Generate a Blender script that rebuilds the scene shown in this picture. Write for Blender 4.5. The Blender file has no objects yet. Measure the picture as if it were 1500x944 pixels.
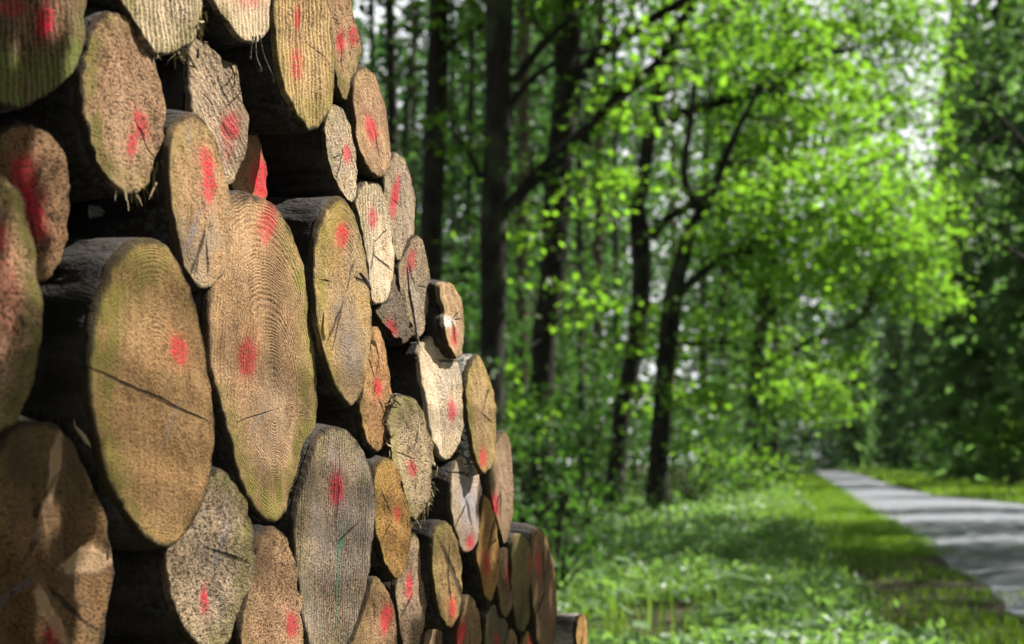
import bpy, math, random
import numpy as np
from mathutils import Vector, noise as mnoise

random.seed(7)
RNG = np.random.default_rng(11)
scene = bpy.context.scene
COL = scene.collection
R = math.radians

HAZE = .00003
# ------------------------------------------------------------------ layout
F, CX, HY, EYE = 3000.0, 750.0, 672.0, 1.2        # lens in pixels of the 1500 px frame, horizon row, eye height
VX, X0 = 1500.0, -0.95                            # vanishing column and offset of the log stack's face
A_ = (VX - CX) / F
U = Vector((A_, 1, 0)).normalized()               # along the stack
NRM = Vector((1, -A_, 0)).normalized()            # out of the stack, towards the road
STACK_ROT = math.atan2(U.y, U.x)
SUN_AZ, SUN_EL = R(66), R(47)
SUN = Vector((math.cos(SUN_EL) * math.sin(SUN_AZ), math.cos(SUN_EL) * math.cos(SUN_AZ), math.sin(SUN_EL)))


def at(px, py, Y):
    return Vector(((px - CX) / F * Y, Y, EYE + (HY - py) / F * Y))


def hit(px, py, q, m):
    d = Vector(((px - CX) / F, 1, (HY - py) / F))
    o = Vector((0, 0, EYE))
    return o + d * ((q - o).dot(m) / d.dot(m))


# ------------------------------------------------------------------ objects
def tag(o, label=None, cat=None, group=None, kind=None):
    if label: o['label'] = label
    if cat: o['category'] = cat
    if group: o['group'] = group
    if kind: o['kind'] = kind
    return o


def empty(name, loc, rz=0.0):
    o = bpy.data.objects.new(name, None)
    COL.objects.link(o)
    o.location = loc
    o.rotation_euler = (0, 0, rz)
    o.empty_display_size = .1
    return o


def mesh_np(name, verts, quads, mats, parent=None, smooth=False, attrs=None, mat_idx=None):
    verts = np.asarray(verts, dtype=np.float32).reshape(-1, 3)
    quads = np.asarray(quads, dtype=np.int32)
    k = quads.shape[1]
    me = bpy.data.meshes.new(name)
    me.vertices.add(len(verts))
    me.vertices.foreach_set('co', verts.ravel())
    me.loops.add(quads.size)
    me.loops.foreach_set('vertex_index', quads.ravel())
    me.polygons.add(len(quads))
    me.polygons.foreach_set('loop_start', np.arange(0, quads.size, k, dtype=np.int32))
    me.polygons.foreach_set('loop_total', np.full(len(quads), k, dtype=np.int32))
    if smooth:
        me.polygons.foreach_set('use_smooth', np.ones(len(quads), dtype=bool))
    for m in (mats if isinstance(mats, (list, tuple)) else [mats]):
        me.materials.append(m)
    if mat_idx is not None:
        me.polygons.foreach_set('material_index', np.asarray(mat_idx, dtype=np.int32))
    me.update(calc_edges=True)
    for an, (dom, vals) in (attrs or {}).items():
        a = me.attributes.new(an, 'FLOAT', dom)
        a.data.foreach_set('value', np.asarray(vals, dtype=np.float32))
    me.validate()
    o = bpy.data.objects.new(name, me)
    COL.objects.link(o)
    if parent is not None: o.parent = parent
    return o


class Tubes:
    """tapered bent limbs collected into one mesh"""
    def __init__(s): s.v = []; s.f = []; s.n = 0

    def add(s, pts, radii, seg=9, wob=0.0, cap=True):
        pts = [Vector(p) for p in pts]
        # smooth the path
        P, Rr = [], []
        for i in range(len(pts) - 1):
            p0 = pts[max(i - 1, 0)]; p1 = pts[i]; p2 = pts[i + 1]; p3 = pts[min(i + 2, len(pts) - 1)]
            st = 5 if len(pts) > 2 else 3
            for k in range(st):
                t = k / st
                P.append(.5 * ((2 * p1) + (p2 - p0) * t + (2 * p0 - 5 * p1 + 4 * p2 - p3) * t * t + (3 * p1 - p0 - 3 * p2 + p3) * t ** 3))
                Rr.append(radii[i] * (1 - t) + radii[i + 1] * t)
        P.append(pts[-1]); Rr.append(radii[-1])
        base = s.n
        for i, p in enumerate(P):
            t = (P[min(i + 1, len(P) - 1)] - P[max(i - 1, 0)])
            t = t.normalized() if t.length > 1e-9 else Vector((0, 0, 1))
            a = t.cross(Vector((0.31, 0.17, 0.93)) if abs(t.z) < .9 else Vector((1, .2, 0))).normalized()
            b = t.cross(a)
            for j in range(seg):
                th = 2 * math.pi * j / seg
                d = a * math.cos(th) + b * math.sin(th)
                r = Rr[i]
                if wob: r *= 1 + wob * mnoise.noise(p * 1.3 + d * 1.7)
                s.v.append(p + d * r)
        for i in range(len(P) - 1):
            for j in range(seg):
                k = (j + 1) % seg
                s.f.append((base + i * seg + j, base + i * seg + k, base + (i + 1) * seg + k, base + (i + 1) * seg + j))
        s.n += len(P) * seg

    def build(s, name, mat, parent=None):
        off = parent.location if parent is not None else Vector((0, 0, 0))
        return mesh_np(name, np.array([tuple(p - off) for p in s.v]), s.f, mat, parent, True)


# ------------------------------------------------------------------ node helper
class NB:
    def __init__(s, name):
        s.mat = bpy.data.materials.new(name)
        s.mat.use_nodes = True
        s.t = s.mat.node_tree
        s.t.nodes.clear()

    def node(s, typ, **kw):
        n = s.t.nodes.new(typ)
        for k, v in kw.items(): setattr(n, k, v)
        return n

    def put(s, sock, v):
        if isinstance(v, bpy.types.NodeSocket): s.t.links.new(v, sock)
        elif v is not None: sock.default_value = v

    def m(s, op, a, b=None, c=None, clamp=False):
        n = s.node('ShaderNodeMath', operation=op, use_clamp=clamp)
        s.put(n.inputs[0], a); s.put(n.inputs[1], b)
        if c is not None: s.put(n.inputs[2], c)
        return n.outputs[0]

    def vm(s, op, a, b=None, out=0):
        n = s.node('ShaderNodeVectorMath', operation=op)
        s.put(n.inputs[0], a)
        if b is not None: s.put(n.inputs[1], b)
        return n.outputs['Value'] if op in ('DOT_PRODUCT', 'LENGTH') else n.outputs[0]

    def noise(s, vec, scale, detail=2.0, rough=.5, dist=0.0, color=False):
        n = s.node('ShaderNodeTexNoise')
        if vec is not None: s.put(n.inputs['Vector'], vec)
        n.inputs['Scale'].default_value = scale
        n.inputs['Detail'].default_value = detail
        n.inputs['Roughness'].default_value = rough
        n.inputs['Distortion'].default_value = dist
        return n.outputs['Color'] if color else n.outputs['Fac']

    def step(s, v, a, b, lo=0.0, hi=1.0):
        n = s.node('ShaderNodeMapRange', interpolation_type='SMOOTHSTEP')
        s.put(n.inputs[0], v)
        if a < b:
            n.inputs[1].default_value = a; n.inputs[2].default_value = b
            n.inputs[3].default_value = lo; n.inputs[4].default_value = hi
        else:
            n.inputs[1].default_value = b; n.inputs[2].default_value = a
            n.inputs[3].default_value = hi; n.inputs[4].default_value = lo
        return n.outputs[0]

    def mix(s, f, a, b, mode='MIX'):
        n = s.node('ShaderNodeMix', data_type='RGBA', blend_type=mode)
        s.put(n.inputs[0], f)
        for i, v in ((6, a), (7, b)):
            s.put(n.inputs[i], (*v, 1) if isinstance(v, (tuple, list)) and len(v) == 3 else v)
        return n.outputs[2]

    def obj(s): return s.node('ShaderNodeTexCoord').outputs['Object']

    def geo(s): return s.node('ShaderNodeNewGeometry').outputs['Position']

    def attr(s, name): return s.node('ShaderNodeAttribute', attribute_name=name).outputs['Fac']

    def scale(s, vec, xyz): return s.vm('MULTIPLY', vec, xyz)

    def bump(s, h, dist, strength=1.0):
        n = s.node('ShaderNodeBump')
        n.inputs['Strength'].default_value = strength
        n.inputs['Distance'].default_value = dist
        s.put(n.inputs['Height'], h)
        return n.outputs[0]

    def out(s, color, rough=.8, normal=None, spec=.3, translucent=None, tfac=.5):
        p = s.node('ShaderNodeBsdfPrincipled')
        s.put(p.inputs['Base Color'], (*color, 1) if isinstance(color, tuple) and len(color) == 3 else color)
        s.put(p.inputs['Roughness'], rough)
        s.put(p.inputs['Specular IOR Level'], spec)
        if normal is not None: s.put(p.inputs['Normal'], normal)
        sh = p.outputs[0]
        if translucent is not None:
            t = s.node('ShaderNodeBsdfTranslucent')
            s.put(t.inputs[0], translucent)
            mx = s.node('ShaderNodeMixShader')
            s.put(mx.inputs[0], tfac)
            s.t.links.new(sh, mx.inputs[1]); s.t.links.new(t.outputs[0], mx.inputs[2])
            sh = mx.outputs[0]
        o = s.node('ShaderNodeOutputMaterial')
        s.t.links.new(sh, o.inputs[0])
        return s.mat


# ------------------------------------------------------------------ materials
def bark_material(name, c1, c2, pale=.25, scale=1.0, bd=.012):
    b = NB(name)
    v = b.obj()
    vs = b.scale(v, (1, .35, 1))
    n1 = b.noise(vs, 26 * scale, 6, .62, .6)
    n2 = b.noise(v, 9 * scale, 3)
    n3 = b.noise(v, 120 * scale, 3, .6)
    c = b.mix(b.step(n1, .35, .68), c1, c2)
    c = b.mix(b.m('MULTIPLY', b.step(n2, .48, .66), b.step(n3, .45, .6)), c, (pale, pale * .97, pale * .9))
    h = b.m('ADD', n1, b.m('MULTIPLY', n3, .25))
    return b.out(c, .9, b.bump(h, bd), .2)


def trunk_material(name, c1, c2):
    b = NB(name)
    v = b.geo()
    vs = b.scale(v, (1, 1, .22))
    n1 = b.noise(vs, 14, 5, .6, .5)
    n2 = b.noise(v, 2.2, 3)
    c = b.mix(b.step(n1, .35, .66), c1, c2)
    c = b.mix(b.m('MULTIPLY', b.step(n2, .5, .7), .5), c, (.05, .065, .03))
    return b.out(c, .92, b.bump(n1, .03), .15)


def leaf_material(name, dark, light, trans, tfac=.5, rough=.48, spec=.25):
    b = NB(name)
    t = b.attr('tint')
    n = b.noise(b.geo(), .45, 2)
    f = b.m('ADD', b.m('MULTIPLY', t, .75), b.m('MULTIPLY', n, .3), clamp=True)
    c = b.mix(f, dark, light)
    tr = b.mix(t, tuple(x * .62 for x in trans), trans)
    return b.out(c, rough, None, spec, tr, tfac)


BARK = bark_material('log_bark_dark', (.009, .007, .0055), (.032, .026, .021), .035)
BARK_PALE = bark_material('log_bark_grey', (.05, .042, .035), (.26, .24, .21), .45)
TWIG = bark_material('dry_twig', (.05, .036, .025), (.16, .13, .1), .3)
STRIP = bark_material('peeled_wood', (.12, .085, .04), (.24, .18, .10), .25, 1.0, .003)
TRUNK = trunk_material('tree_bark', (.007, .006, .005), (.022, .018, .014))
TRUNK_BROWN = trunk_material('pine_bark', (.03, .022, .016), (.11, .075, .052))
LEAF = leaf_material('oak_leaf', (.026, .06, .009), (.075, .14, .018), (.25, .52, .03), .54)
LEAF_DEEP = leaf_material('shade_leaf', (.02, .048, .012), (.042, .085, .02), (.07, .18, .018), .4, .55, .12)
LEAF_SIDE = leaf_material('side_leaf', (.025, .06, .02), (.06, .115, .035), (.13, .28, .04), .46)
LEAF_HERB = leaf_material('herb_leaf', (.055, .115, .038), (.11, .175, .08), (.26, .48, .08), .4, .48, .35)
GRASS = leaf_material('grass_blade', (.05, .105, .011), (.11, .185, .022), (.24, .43, .024), .42, .5, .3)
NEEDLE = leaf_material('conifer_needle', (.05, .09, .036), (.085, .145, .052), (.19, .38, .08), .48, .6, .12)
FAR_LEAF = leaf_material('far_leaf', (.016, .042, .016), (.042, .08, .025), (.085, .20, .045), .44, .55, .15)


def wood_material(name, p, blots):
    """sawn log end: p is a dict of looks, blots are painted marks / stains / checks"""
    p = dict(p)
    for k_ in ('c1', 'c2', 'c3'):
        if k_ in p: p[k_] = tuple(x * f_ for x, f_ in zip(p[k_], (.74, .65, .54)))
    p.setdefault('c3', (.14, .08, .04))
    b = NB(name)
    v0 = b.obj()
    v = b.vm('ADD', v0, tuple(random.uniform(-5, 5) for _ in range(3)))
    rad = b.attr('rad')
    nA = b.noise(v, 11, 4, .6)
    nB = b.noise(v, 38, 4, .6)
    vf = b.scale(v, p.get('fx', (.55, 1.0, 1.0)))
    nF = b.noise(vf, p.get('fs', 350), 4, .72)
    nV = b.noise(vf, 480, 2, .6)
    c = b.mix(b.step(nA, .36, .66), p['c1'], p['c2'])
    c = b.mix(b.m('MULTIPLY', b.step(nB, .4, .7), .45), c, p.get('c3', (.2, .13, .08)))
    h = b.m('MULTIPLY', nF, .8 * p.get('hn', .5))
    # growth rings follow the outline towards the pith
    if p.get('rings', 0):
        ph = b.m('ADD', b.m('MULTIPLY', b.m('ADD', rad, b.m('MULTIPLY', b.m('SINE', b.m('MULTIPLY', rad, 19.0)), .022)), p.get('nr', 24) * 1.45 * 6.283), b.m('MULTIPLY', b.noise(v, 10, 4), 4.5))
        rg = b.m('MULTIPLY_ADD', b.m('SINE', ph), .5, .5)
        rg = b.m('MULTIPLY', rg, b.m('MULTIPLY', b.step(b.noise(v, 13, 4, .65), .34, .62, .08, 1), b.step(nF, .62, .4, .3, 1)))
        c = b.mix(b.m('MULTIPLY', b.m('POWER', rg, 2.0), min(1, .75 * p['rings'])), c, tuple(x * .28 for x in p['c2']))
        h = b.m('SUBTRACT', h, b.m('MULTIPLY', rg, .5 * p['rings']))
    # chain saw ridges
    if p.get('saw', 0):
        th = R(p.get('ang', 4) + random.uniform(-3, 3))
        t = b.vm('DOT_PRODUCT', v, (math.cos(th), 0, math.sin(th)))
        ph = b.m('ADD', b.m('MULTIPLY', t, 6.283 / (.74 * p.get('pitch', .013))), b.m('MULTIPLY', b.noise(v, 9, 3, .6), p.get('sd', 2.6)))
        sw = b.m('MULTIPLY_ADD', b.m('SINE', ph), .5, .5)
        amp = b.step(b.noise(b.scale(v, (1, 1, .5)), 10, 4, .65), .36, .64, .1, 1)
        sw = b.m('MULTIPLY', sw, amp)
        sw = b.m('MULTIPLY', sw, b.step(nF, .62, .38, .25, 1))
        c = b.mix(b.m('MULTIPLY', sw, min(1, 1.0 * p['saw'])), c, tuple(x * .3 for x in p['c2']))
        h = b.m('SUBTRACT', h, b.m('MULTIPLY', sw, .9 * p['saw']))
    # torn pits and fibres
    sp = p.get('pits', .5)
    pit = b.step(nF, .5, .40)
    c = b.mix(b.m('MULTIPLY', pit, min(1, sp * 1.15)), c, tuple(x * .16 for x in p['c2']))
    c = b.mix(b.m('MULTIPLY', b.step(nF, .53, .66), .6 * sp), c, tuple(min(.8, x * 1.6) for x in p['c1']))
    c = b.mix(b.m('MULTIPLY', b.step(nV, .45, .3), .35), c, tuple(x * .3 for x in p['c2']))
    if p.get('grey', 0):
        c = b.mix(b.m('MULTIPLY', b.step(b.noise(v, 13, 4, .65), .42, .62), p['grey']), c, p.get('gc', (.16, .15, .145)))
    # algae creeping in from the rim
    p['algae'] = max(.4, p.get('algae', 0))
    if p.get('algae', 0):
        bx, bz = p.get('abias', (-.6, 0))
        e = b.m('ADD', rad, b.m('MULTIPLY', b.m('SUBTRACT', b.noise(v, 16, 4, .65), .5), .75))
        e = b.m('ADD', e, b.m('MULTIPLY', b.vm('DOT_PRODUCT', v0, (bx / p['R'], 0, bz / p['R'])), .32))
        al = b.mix(b.noise(v, 22, 2), tuple(x * k_ for x, k_ in zip(p.get('ac', (.21, .18, .03)), (.82, .78, .9))), (.10, .10, .025))
        f = b.m('MULTIPLY', b.step(e, .60, 1.04), p['algae'])
        f = b.m('MULTIPLY', f, b.m('MULTIPLY', b.step(nF, .3, .58, .3, 1), b.step(b.noise(v, 34, 4, .7), .36, .58, .25, 1)))
        c = b.mix(f, c, al)
    c = b.mix(b.m('MULTIPLY', b.step(b.m('ADD', rad, b.m('MULTIPLY', b.m('SUBTRACT', nB, .5), .12)), .935, .985), .88), c, (.026, .02, .014))
    wz = b.noise(b.scale(v, (1, 1, .6)), 5.5, 5, .62)
    c = b.mix(b.m('MULTIPLY', b.step(wz, .5, .68), .6), c, tuple(x * .33 for x in p['c2']))
    c = b.mix(b.m('MULTIPLY', b.step(wz, .46, .34), .4), c, tuple(min(.75, x * 1.45) for x in p['c1']))
    h = b.m('ADD', h, b.m('MULTIPLY', nA, .8))
    h = b.m('ADD', h, b.m('MULTIPLY', nB, .4))
    for (cx, cz, M, col, amt, soft, jag, dep) in blots:
        d = b.vm('SUBTRACT', v0, (cx, 0, cz))
        e1 = b.vm('DOT_PRODUCT', d, (M[0][0], 0, M[0][1]))
        e2 = b.vm('DOT_PRODUCT', d, (M[1][0], 0, M[1][1]))
        q = b.m('SQRT', b.m('ADD', b.m('MULTIPLY', e1, e1), b.m('MULTIPLY', e2, e2)))
        q = b.m('ADD', q, b.m('MULTIPLY', b.m('SUBTRACT', nB, .5), jag))
        q = b.m('ADD', q, b.m('MULTIPLY', b.m('SUBTRACT', nF, .5), jag * 1.1))
        f = b.m('MULTIPLY', b.step(q, 1.0 + soft, 1.0 - soft), amt)
        if col[0] > .4 and col[1] < .02: f = b.m('MAXIMUM', f, b.m('MULTIPLY', b.m('MULTIPLY', b.step(q, 2.3, 1.0), b.step(nV, .5, .62)), .5))
        if not dep: f = b.m('MULTIPLY', f, b.m('MULTIPLY', b.step(nF, .41, .55, .08, 1), b.step(nV, .32, .5, .5, 1)))
        c = b.mix(f, c, col)
        if dep: h = b.m('SUBTRACT', h, b.m('MULTIPLY', f, dep))
    return b.out(c, .88, b.bump(h, p.get('bd', .007)), .06)
# ------------------------------------------------------------------ the log stack
TAN = dict(c1=(.46, .33, .20), c2=(.36, .24, .135))
PINK = dict(c1=(.50, .36, .25), c2=(.40, .26, .17))
GOLD = dict(c1=(.40, .26, .11), c2=(.30, .185, .07), c3=(.15, .09, .035))
GREY = dict(c1=(.36, .31, .26), c2=(.25, .205, .165), c3=(.14, .12, .105))
PALE = dict(c1=(.58, .50, .39), c2=(.46, .38, .28), c3=(.28, .23, .17))
BROWN = dict(c1=(.30, .19, .11), c2=(.23, .14, .075), c3=(.11, .07, .04))
DULL = dict(c1=(.24, .17, .11), c2=(.17, .12, .075), c3=(.08, .06, .04))
RED = (.45, .002, .03)
BLUE = (.10, .13, .20)
DARK = (.02, .015, .01)


def P(base, **kw):
    d = dict(base); d.update(kw); return d


def red(x, y, rx, ry, a=0, amt=.95): return (x, y, rx * .95, ry * .95, a, RED, amt, .36, .9, 0)
def crack(x, y, rx, ry, a=0): return (x, y, rx, ry, a, DARK, .75, .6, 1.0, 2.0)
def stain(x, y, rx, ry, a=0, col=(.12, .12, .14), amt=.6): return (x, y, rx, ry, a, col, amt, .75, 1.3, 0)
def dapple_chip(x, y, rx, ry, a=0): return (x, y, rx, ry, a, (.38, .25, .145), .85, .25, 1.1, -1.0)  # pale torn wood, with the sun dapples painted into its colour
def line(x, y, rx, ry, a, col, amt=.75): return (x, y, rx, ry, a, col, amt, .6, 1.2, 0)


LOGS = [
 # label, outline in photo pixels, how far the end stands proud, look, marks, options
 ("mossy green shaded log end in the top left corner of the stack",
  [(35,-160),(85,-120),(115,-60),(128,0),(125,34),(119,78),(102,115),(68,144),(31,160),(-5,152),(-40,115),(-58,40),(-55,-50),(-20,-130)], .02,
  P(DULL, saw=.9, pitch=.016, algae=1.0, abias=(.2,-2.2), ac=(.12,.17,.03), pits=.5), [red(67,33,15,26,0), red(20,12,22,14,0,.6)], {}),
 ("upright oval log end with two red smears low right and a frayed lower edge",
  [(156,19),(183,21),(203,41),(224,81),(237,122),(242,159),(238,203),(226,244),(217,279),(190,286),(163,268),(139,231),(125,183),(119,136),(122,88),(136,41)], .03,
  P(PINK, saw=.35, pitch=.02, algae=.95, abias=(-.7,-.1), pits=.85, hn=1.5), [red(206,182,11,24,-20), red(194,208,9,22,10), crack(212,205,1.5,40,-28)], dict(fray=[(217,279),(228,258),(205,284),(190,286)])),
 ("broad pale log end at the top edge with shaggy fibres on its right side",
  [(230,-120),(265,-110),(290,-60),(297,-20),(298,14),(296,37),(285,62),(262,76),(231,80),(214,60),(193,27),(173,-2),(165,-45),(190,-95)], .04,
  P(PALE, saw=1.0, pitch=.014, algae=.7, abias=(.1,-1), ac=(.26,.23,.05), pits=.6), [], dict(fray=[(296,30),(292,45),(285,60),(298,12),(270,74),(240,79)])),
 ("pale log end hanging low at the top edge with loose root hairs underneath",
  [(340,-80),(370,-85),(392,-50),(400,-10),(400,22),(394,48),(380,64),(362,60),(345,47),(330,28),(315,8),(305,-20),(312,-50)], .06,
  P(PALE, saw=.7, pitch=.015, algae=.75, abias=(-.8,-.2), ac=(.27,.24,.05), pits=.5), [red(365,0,18,14,0,.55)], dict(fray=[(372,64),(378,66)], hairs=[(370,66),(374,66),(380,64)])),
 ("pale ragged log end with a stepped upper right edge and a red smear",
  [(283,54),(298,62),(315,78),(332,88),(346,91),(352,108),(359,142),(365,176),(364,205),(359,232),(352,258),(336,276),(318,268),(298,240),(283,200),(276,165),(275,136),(276,102),(277,75)], -.01,
  P(PALE, c1=(.60,.49,.40), saw=.9, ang=62, pitch=.013, algae=.4, pits=.6, hn=1.4), [red(339,185,13,22,0), crack(322,125,1.6,38,-25), red(335,222,6,18,0,.35)], dict(fray=[(347,95),(353,110),(360,145),(365,180)])),
 ("narrow brown log end with a long curved red stroke, overlapping the largest log",
  [(283,164),(298,173),(315,200),(329,234),(337,271),(341,319),(341,348),(336,382),(325,407),(305,424),(288,416),(268,382),(254,331),(248,285),(247,237),(253,197),(266,172)], .10,
  P(TAN, c1=(.43,.30,.18), rings=.25, nr=12, algae=.45, abias=(-.8,.2), grey=.5, gc=(.22,.19,.15), pits=.6), [red(303,238,11,24,-14), red(307,275,12,27,0), stain(283,335,5,45,22,BLUE,.45)], dict(pith=(300,330))),
 ("recessed log end with only a red corner showing above the largest log",
  [(362,178),(380,200),(390,235),(392,262),(391,290),(378,310),(360,300),(340,275),(335,240),(342,200)], -.12,
  P(BROWN, algae=.2), [red(382,262,16,32,0)], dict(proud=-.05)),
 ("tall log end with bold growth rings and two red spots, largest in the stack",
  [(365,281),(386,287),(409,307),(424,328),(438,365),(448,406),(455,450),(461,491),(466,531),(467,579),(464,620),(453,673),(437,728),(417,756),(399,768),(378,753),(360,720),(348,684),(336,640),(324,596),(315,558),(309,521),(304,465),(306,420),(314,360),(330,305),(347,286)], .035,
  P(TAN, c1=(.50,.35,.22), c2=(.40,.27,.155), rings=1.0, nr=36, saw=.25, pitch=.0135, sd=2, ang=3, algae=1.0, abias=(.75,-.75), ac=(.26,.25,.03), pits=.35), [red(391,328,13,28,8,.8), red(362,524,13,32,4), stain(397,610,30,75,0,(.16,.13,.11),.5), line(383,610,2,34,25,BLUE,.5), stain(320,640,12,60,-12,(.5,.42,.33),.5)], dict(pith=(402,600), big=1)),
 ("broad smooth tan log end with one round red spot and a long dark slanting check",
  [(224,347),(244,358),(261,378),(275,410),(288,449),(299,490),(308,538),(314,599),(316,630),(312,672),(303,720),(287,765),(270,790),(247,804),(218,793),(193,765),(174,734),(154,692),(141,646),(132,599),(129,551),(134,510),(142,460),(153,416),(169,378),(193,356)], .09,
  P(TAN, c1=(.40,.27,.145), c2=(.33,.215,.105), rings=.4, nr=38, saw=.12, pitch=.02, algae=1.0, abias=(-1.0,.25), ac=(.20,.165,.025), pits=.5, hn=.7), [red(262,513,13,23,-10), crack(200,570,55,2.6,24), crack(262,600,38,2,22), line(248,625,3,36,22,BLUE,.4)], dict(pith=(232,600), big=1, proud=.032)),
 ("large close log end at the left edge with thick moss along its right rim",
  [(-10,250),(15,265),(35,300),(52,355),(63,410),(67,460),(63,515),(52,560),(36,600),(10,632),(-25,640),(-70,590),(-90,500),(-92,400),(-75,310),(-45,262)], .11,
  P(PINK, algae=1.0, abias=(1.1,-.3), ac=(.20,.18,.035), pits=.9, hn=1.7, saw=.2), [red(-2,350,16,24,0,.8), red(5,430,22,60,0,.28)], dict(big=1, proud=.038)),
 ("shadowed log end at the left edge with a large bright red streak",
  [(34,181),(62,188),(85,205),(100,240),(106,285),(103,335),(92,378),(70,410),(40,412),(5,390),(-15,330),(-18,260),(-5,205),(12,187)], -.03,
  P(BROWN, c1=(.34,.22,.14), algae=.4, pits=.95, hn=1.8), [red(36,258,18,34,-12), red(50,315,20,42,-12)], {}),
 ("splintered dark log end with a torn surface in the lower left corner",
  [(30,622),(77,619),(100,640),(116,661),(133,694),(154,746),(166,796),(173,838),(166,881),(156,925),(145,965),(120,1000),(60,1030),(0,1010),(-50,930),(-65,820),(-50,720),(-10,650)], .10,
  P(BROWN, c1=(.27,.17,.095), c2=(.19,.115,.06), rings=.3, nr=14, pits=.7, hn=1.2, grey=.4, gc=(.13,.09,.055)), [dapple_chip(79,690,7,56,8), dapple_chip(140,822,31,22,-14), dapple_chip(92,905,11,56,-28), stain(112,690,14,60,-16,(.05,.035,.02),.85), stain(20,680,30,34,20,(.05,.035,.02),.8), red(95,935,12,22,0,.8), line(25,850,4,75,24,BLUE,.6), crack(48,760,3,60,30), crack(110,880,3,50,-40)], dict(big=1, step=1)),
 ("speckled grey-brown log end with a short red stroke, low beside the black gap",
  [(320,686),(339,694),(355,719),(368,761),(374,800),(372,842),(359,892),(345,928),(330,948),(300,950),(272,932),(256,889),(247,850),(243,812),(252,780),(270,745),(290,710)], .03,
  P(GREY, c1=(.46,.38,.29), c2=(.30,.235,.165), pits=1.0, hn=1.9, fs=250, algae=.7, abias=(.9,.1), grey=.2), [red(301,880,7,22,8), line(325,795,3,38,18,BLUE,.55), crack(335,815,22,3,20)], dict(fray=[(372,850),(362,888)])),
 ("pinkish speckled log end narrowing to a top point, cut by the bottom edge",
  [(397,771),(418,787),(430,819),(439,855),(444,900),(445,940),(432,985),(400,1005),(370,985),(350,950),(349,920),(360,880),(370,830),(380,793)], .04,
  P(PINK, c1=(.48,.34,.23), pits=.9, hn=1.4, rings=.2, nr=10, algae=.25), [red(427,915,9,20,0)], {}),
 ("grey weathered log end with vertical grain and a thin green paint line",
  [(491,624),(513,633),(531,658),(544,695),(551,738),(549,789),(540,848),(528,895),(512,940),(492,975),(465,975),(450,940),(440,885),(432,826),(430,764),(438,720),(447,691),(458,655),(472,633)], .05,
  P(GREY, c1=(.33,.275,.22), c2=(.24,.19,.145), saw=1.0, pitch=.0115, ang=0, sd=4.5, pits=.7, grey=.35, algae=.15), [red(493,715,9,27,0), line(508,775,1.6,24,22,(.03,.10,.10),.7), line(500,798,2.6,14,20,(.0,.22,.10),.85), line(494,865,1.5,75,3,(.01,.18,.08),.6)], dict(big=1, fray=[(475,632),(508,630)])),
 ("long narrow log end with a blue-grey heart stain and yellow lichen rim",
  [(494,289),(508,295),(521,318),(531,352),(539,396),(543,436),(545,480),(542,520),(535,555),(529,578),(518,595),(506,590),(492,566),(477,529),(467,490),(462,450),(460,413),(460,379),(465,341),(474,311)], .09,
  P(TAN, c1=(.46,.34,.17), c2=(.38,.265,.13), rings=.3, nr=14, algae=.9, abias=(-1.0,.25), ac=(.33,.25,.04), pits=.6, grey=.25), [red(500,346,11,19,4), stain(512,510,18,62,-6,(.12,.115,.125),.85), crack(530,412,10,2,28), crack(478,412,6,1.6,10), stain(497,440,8,40,0,(.16,.13,.10),.4)], dict(fray=[(538,425),(541,440)])),
 ("slim pale log end with one small red dash, right of the blue-stained log",
  [(545,265),(559,274),(569,301),(576,335),(579,372),(577,406),(571,433),(560,446),(547,445),(540,420),(536,379),(530,335),(522,304),(524,282),(533,268)], .035,
  P(PALE, saw=.45, pitch=.018, algae=.35, grey=.3, gc=(.3,.27,.22), pits=.65), [red(547,319,6,17,0), crack(560,385,14,1.5,40)], {}),
 ("small pale pointed log end with a red dot, beside the big dark gap",
  [(488,154),(502,160),(515,190),(522,224),(525,261),(518,297),(506,289),(492,264),(480,231),(475,197),(479,167)], .02,
  P(PALE, c1=(.54,.46,.34), saw=.4, ang=50, pitch=.012, algae=.35, grey=.3, pits=.9), [red(508,226,7,15,-8)], {}),
 ("smooth pinkish oval log end with faint rings and a slanting red dash",
  [(535,98),(549,109),(562,142),(571,186),(574,231),(568,252),(554,260),(539,245),(525,210),(519,165),(518,129),(524,106)], .045,
  P(PINK, c1=(.52,.38,.26), rings=.4, nr=16, pits=.6, algae=.1), [red(544,190,7,22,-16)], {}),
 ("very tall log end with straight upright saw ridges and two faint red marks",
  [(430,-75),(455,-70),(470,-40),(480,0),(486,50),(491,95),(490,132),(485,160),(471,186),(455,193),(437,173),(420,136),(409,95),(402,51),(399,0),(409,-50)], .11,
  P(TAN, c1=(.53,.40,.22), c2=(.43,.31,.15), saw=1.1, pitch=.0155, ang=2, sd=3.0, algae=.85, abias=(-.2,-1), ac=(.27,.22,.045), pits=.5), [red(436,28,5,19,0), red(436,95,10,24,0,.8)], dict(big=1, fray=[(445,186),(456,193),(468,188)])),
 ("log end with two small red marks and mossy lower tip, top right",
  [(490,-55),(505,-35),(514,0),(521,34),(527,68),(527,98),(521,125),(508,147),(496,137),(488,100),(480,50),(476,0),(479,-35)], .03,
  P(PINK, c1=(.52,.40,.26), algae=1.0, abias=(-.4,-1), ac=(.2,.17,.03), pits=.8, hn=1.4), [red(500,62,8,19,4), red(518,53,5,15,0)], dict(fray=[(508,147),(500,142),(517,135),(496,137)])),
 ("grey log end with a long wavering red streak, on the right edge",
  [(577,223),(593,230),(601,258),(607,282),(609,312),(608,348),(600,373),(589,384),(579,377),(572,340),(565,297),(563,262),(568,235)], .015,
  P(GREY, rings=.35, nr=9, pits=.75, c1=(.42,.36,.29)), [red(579,282,6,26,10), red(574,312,4,14,6,.6)], {}),
 ("pale log end with a red smudge high on its left, behind a broken stub",
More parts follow.
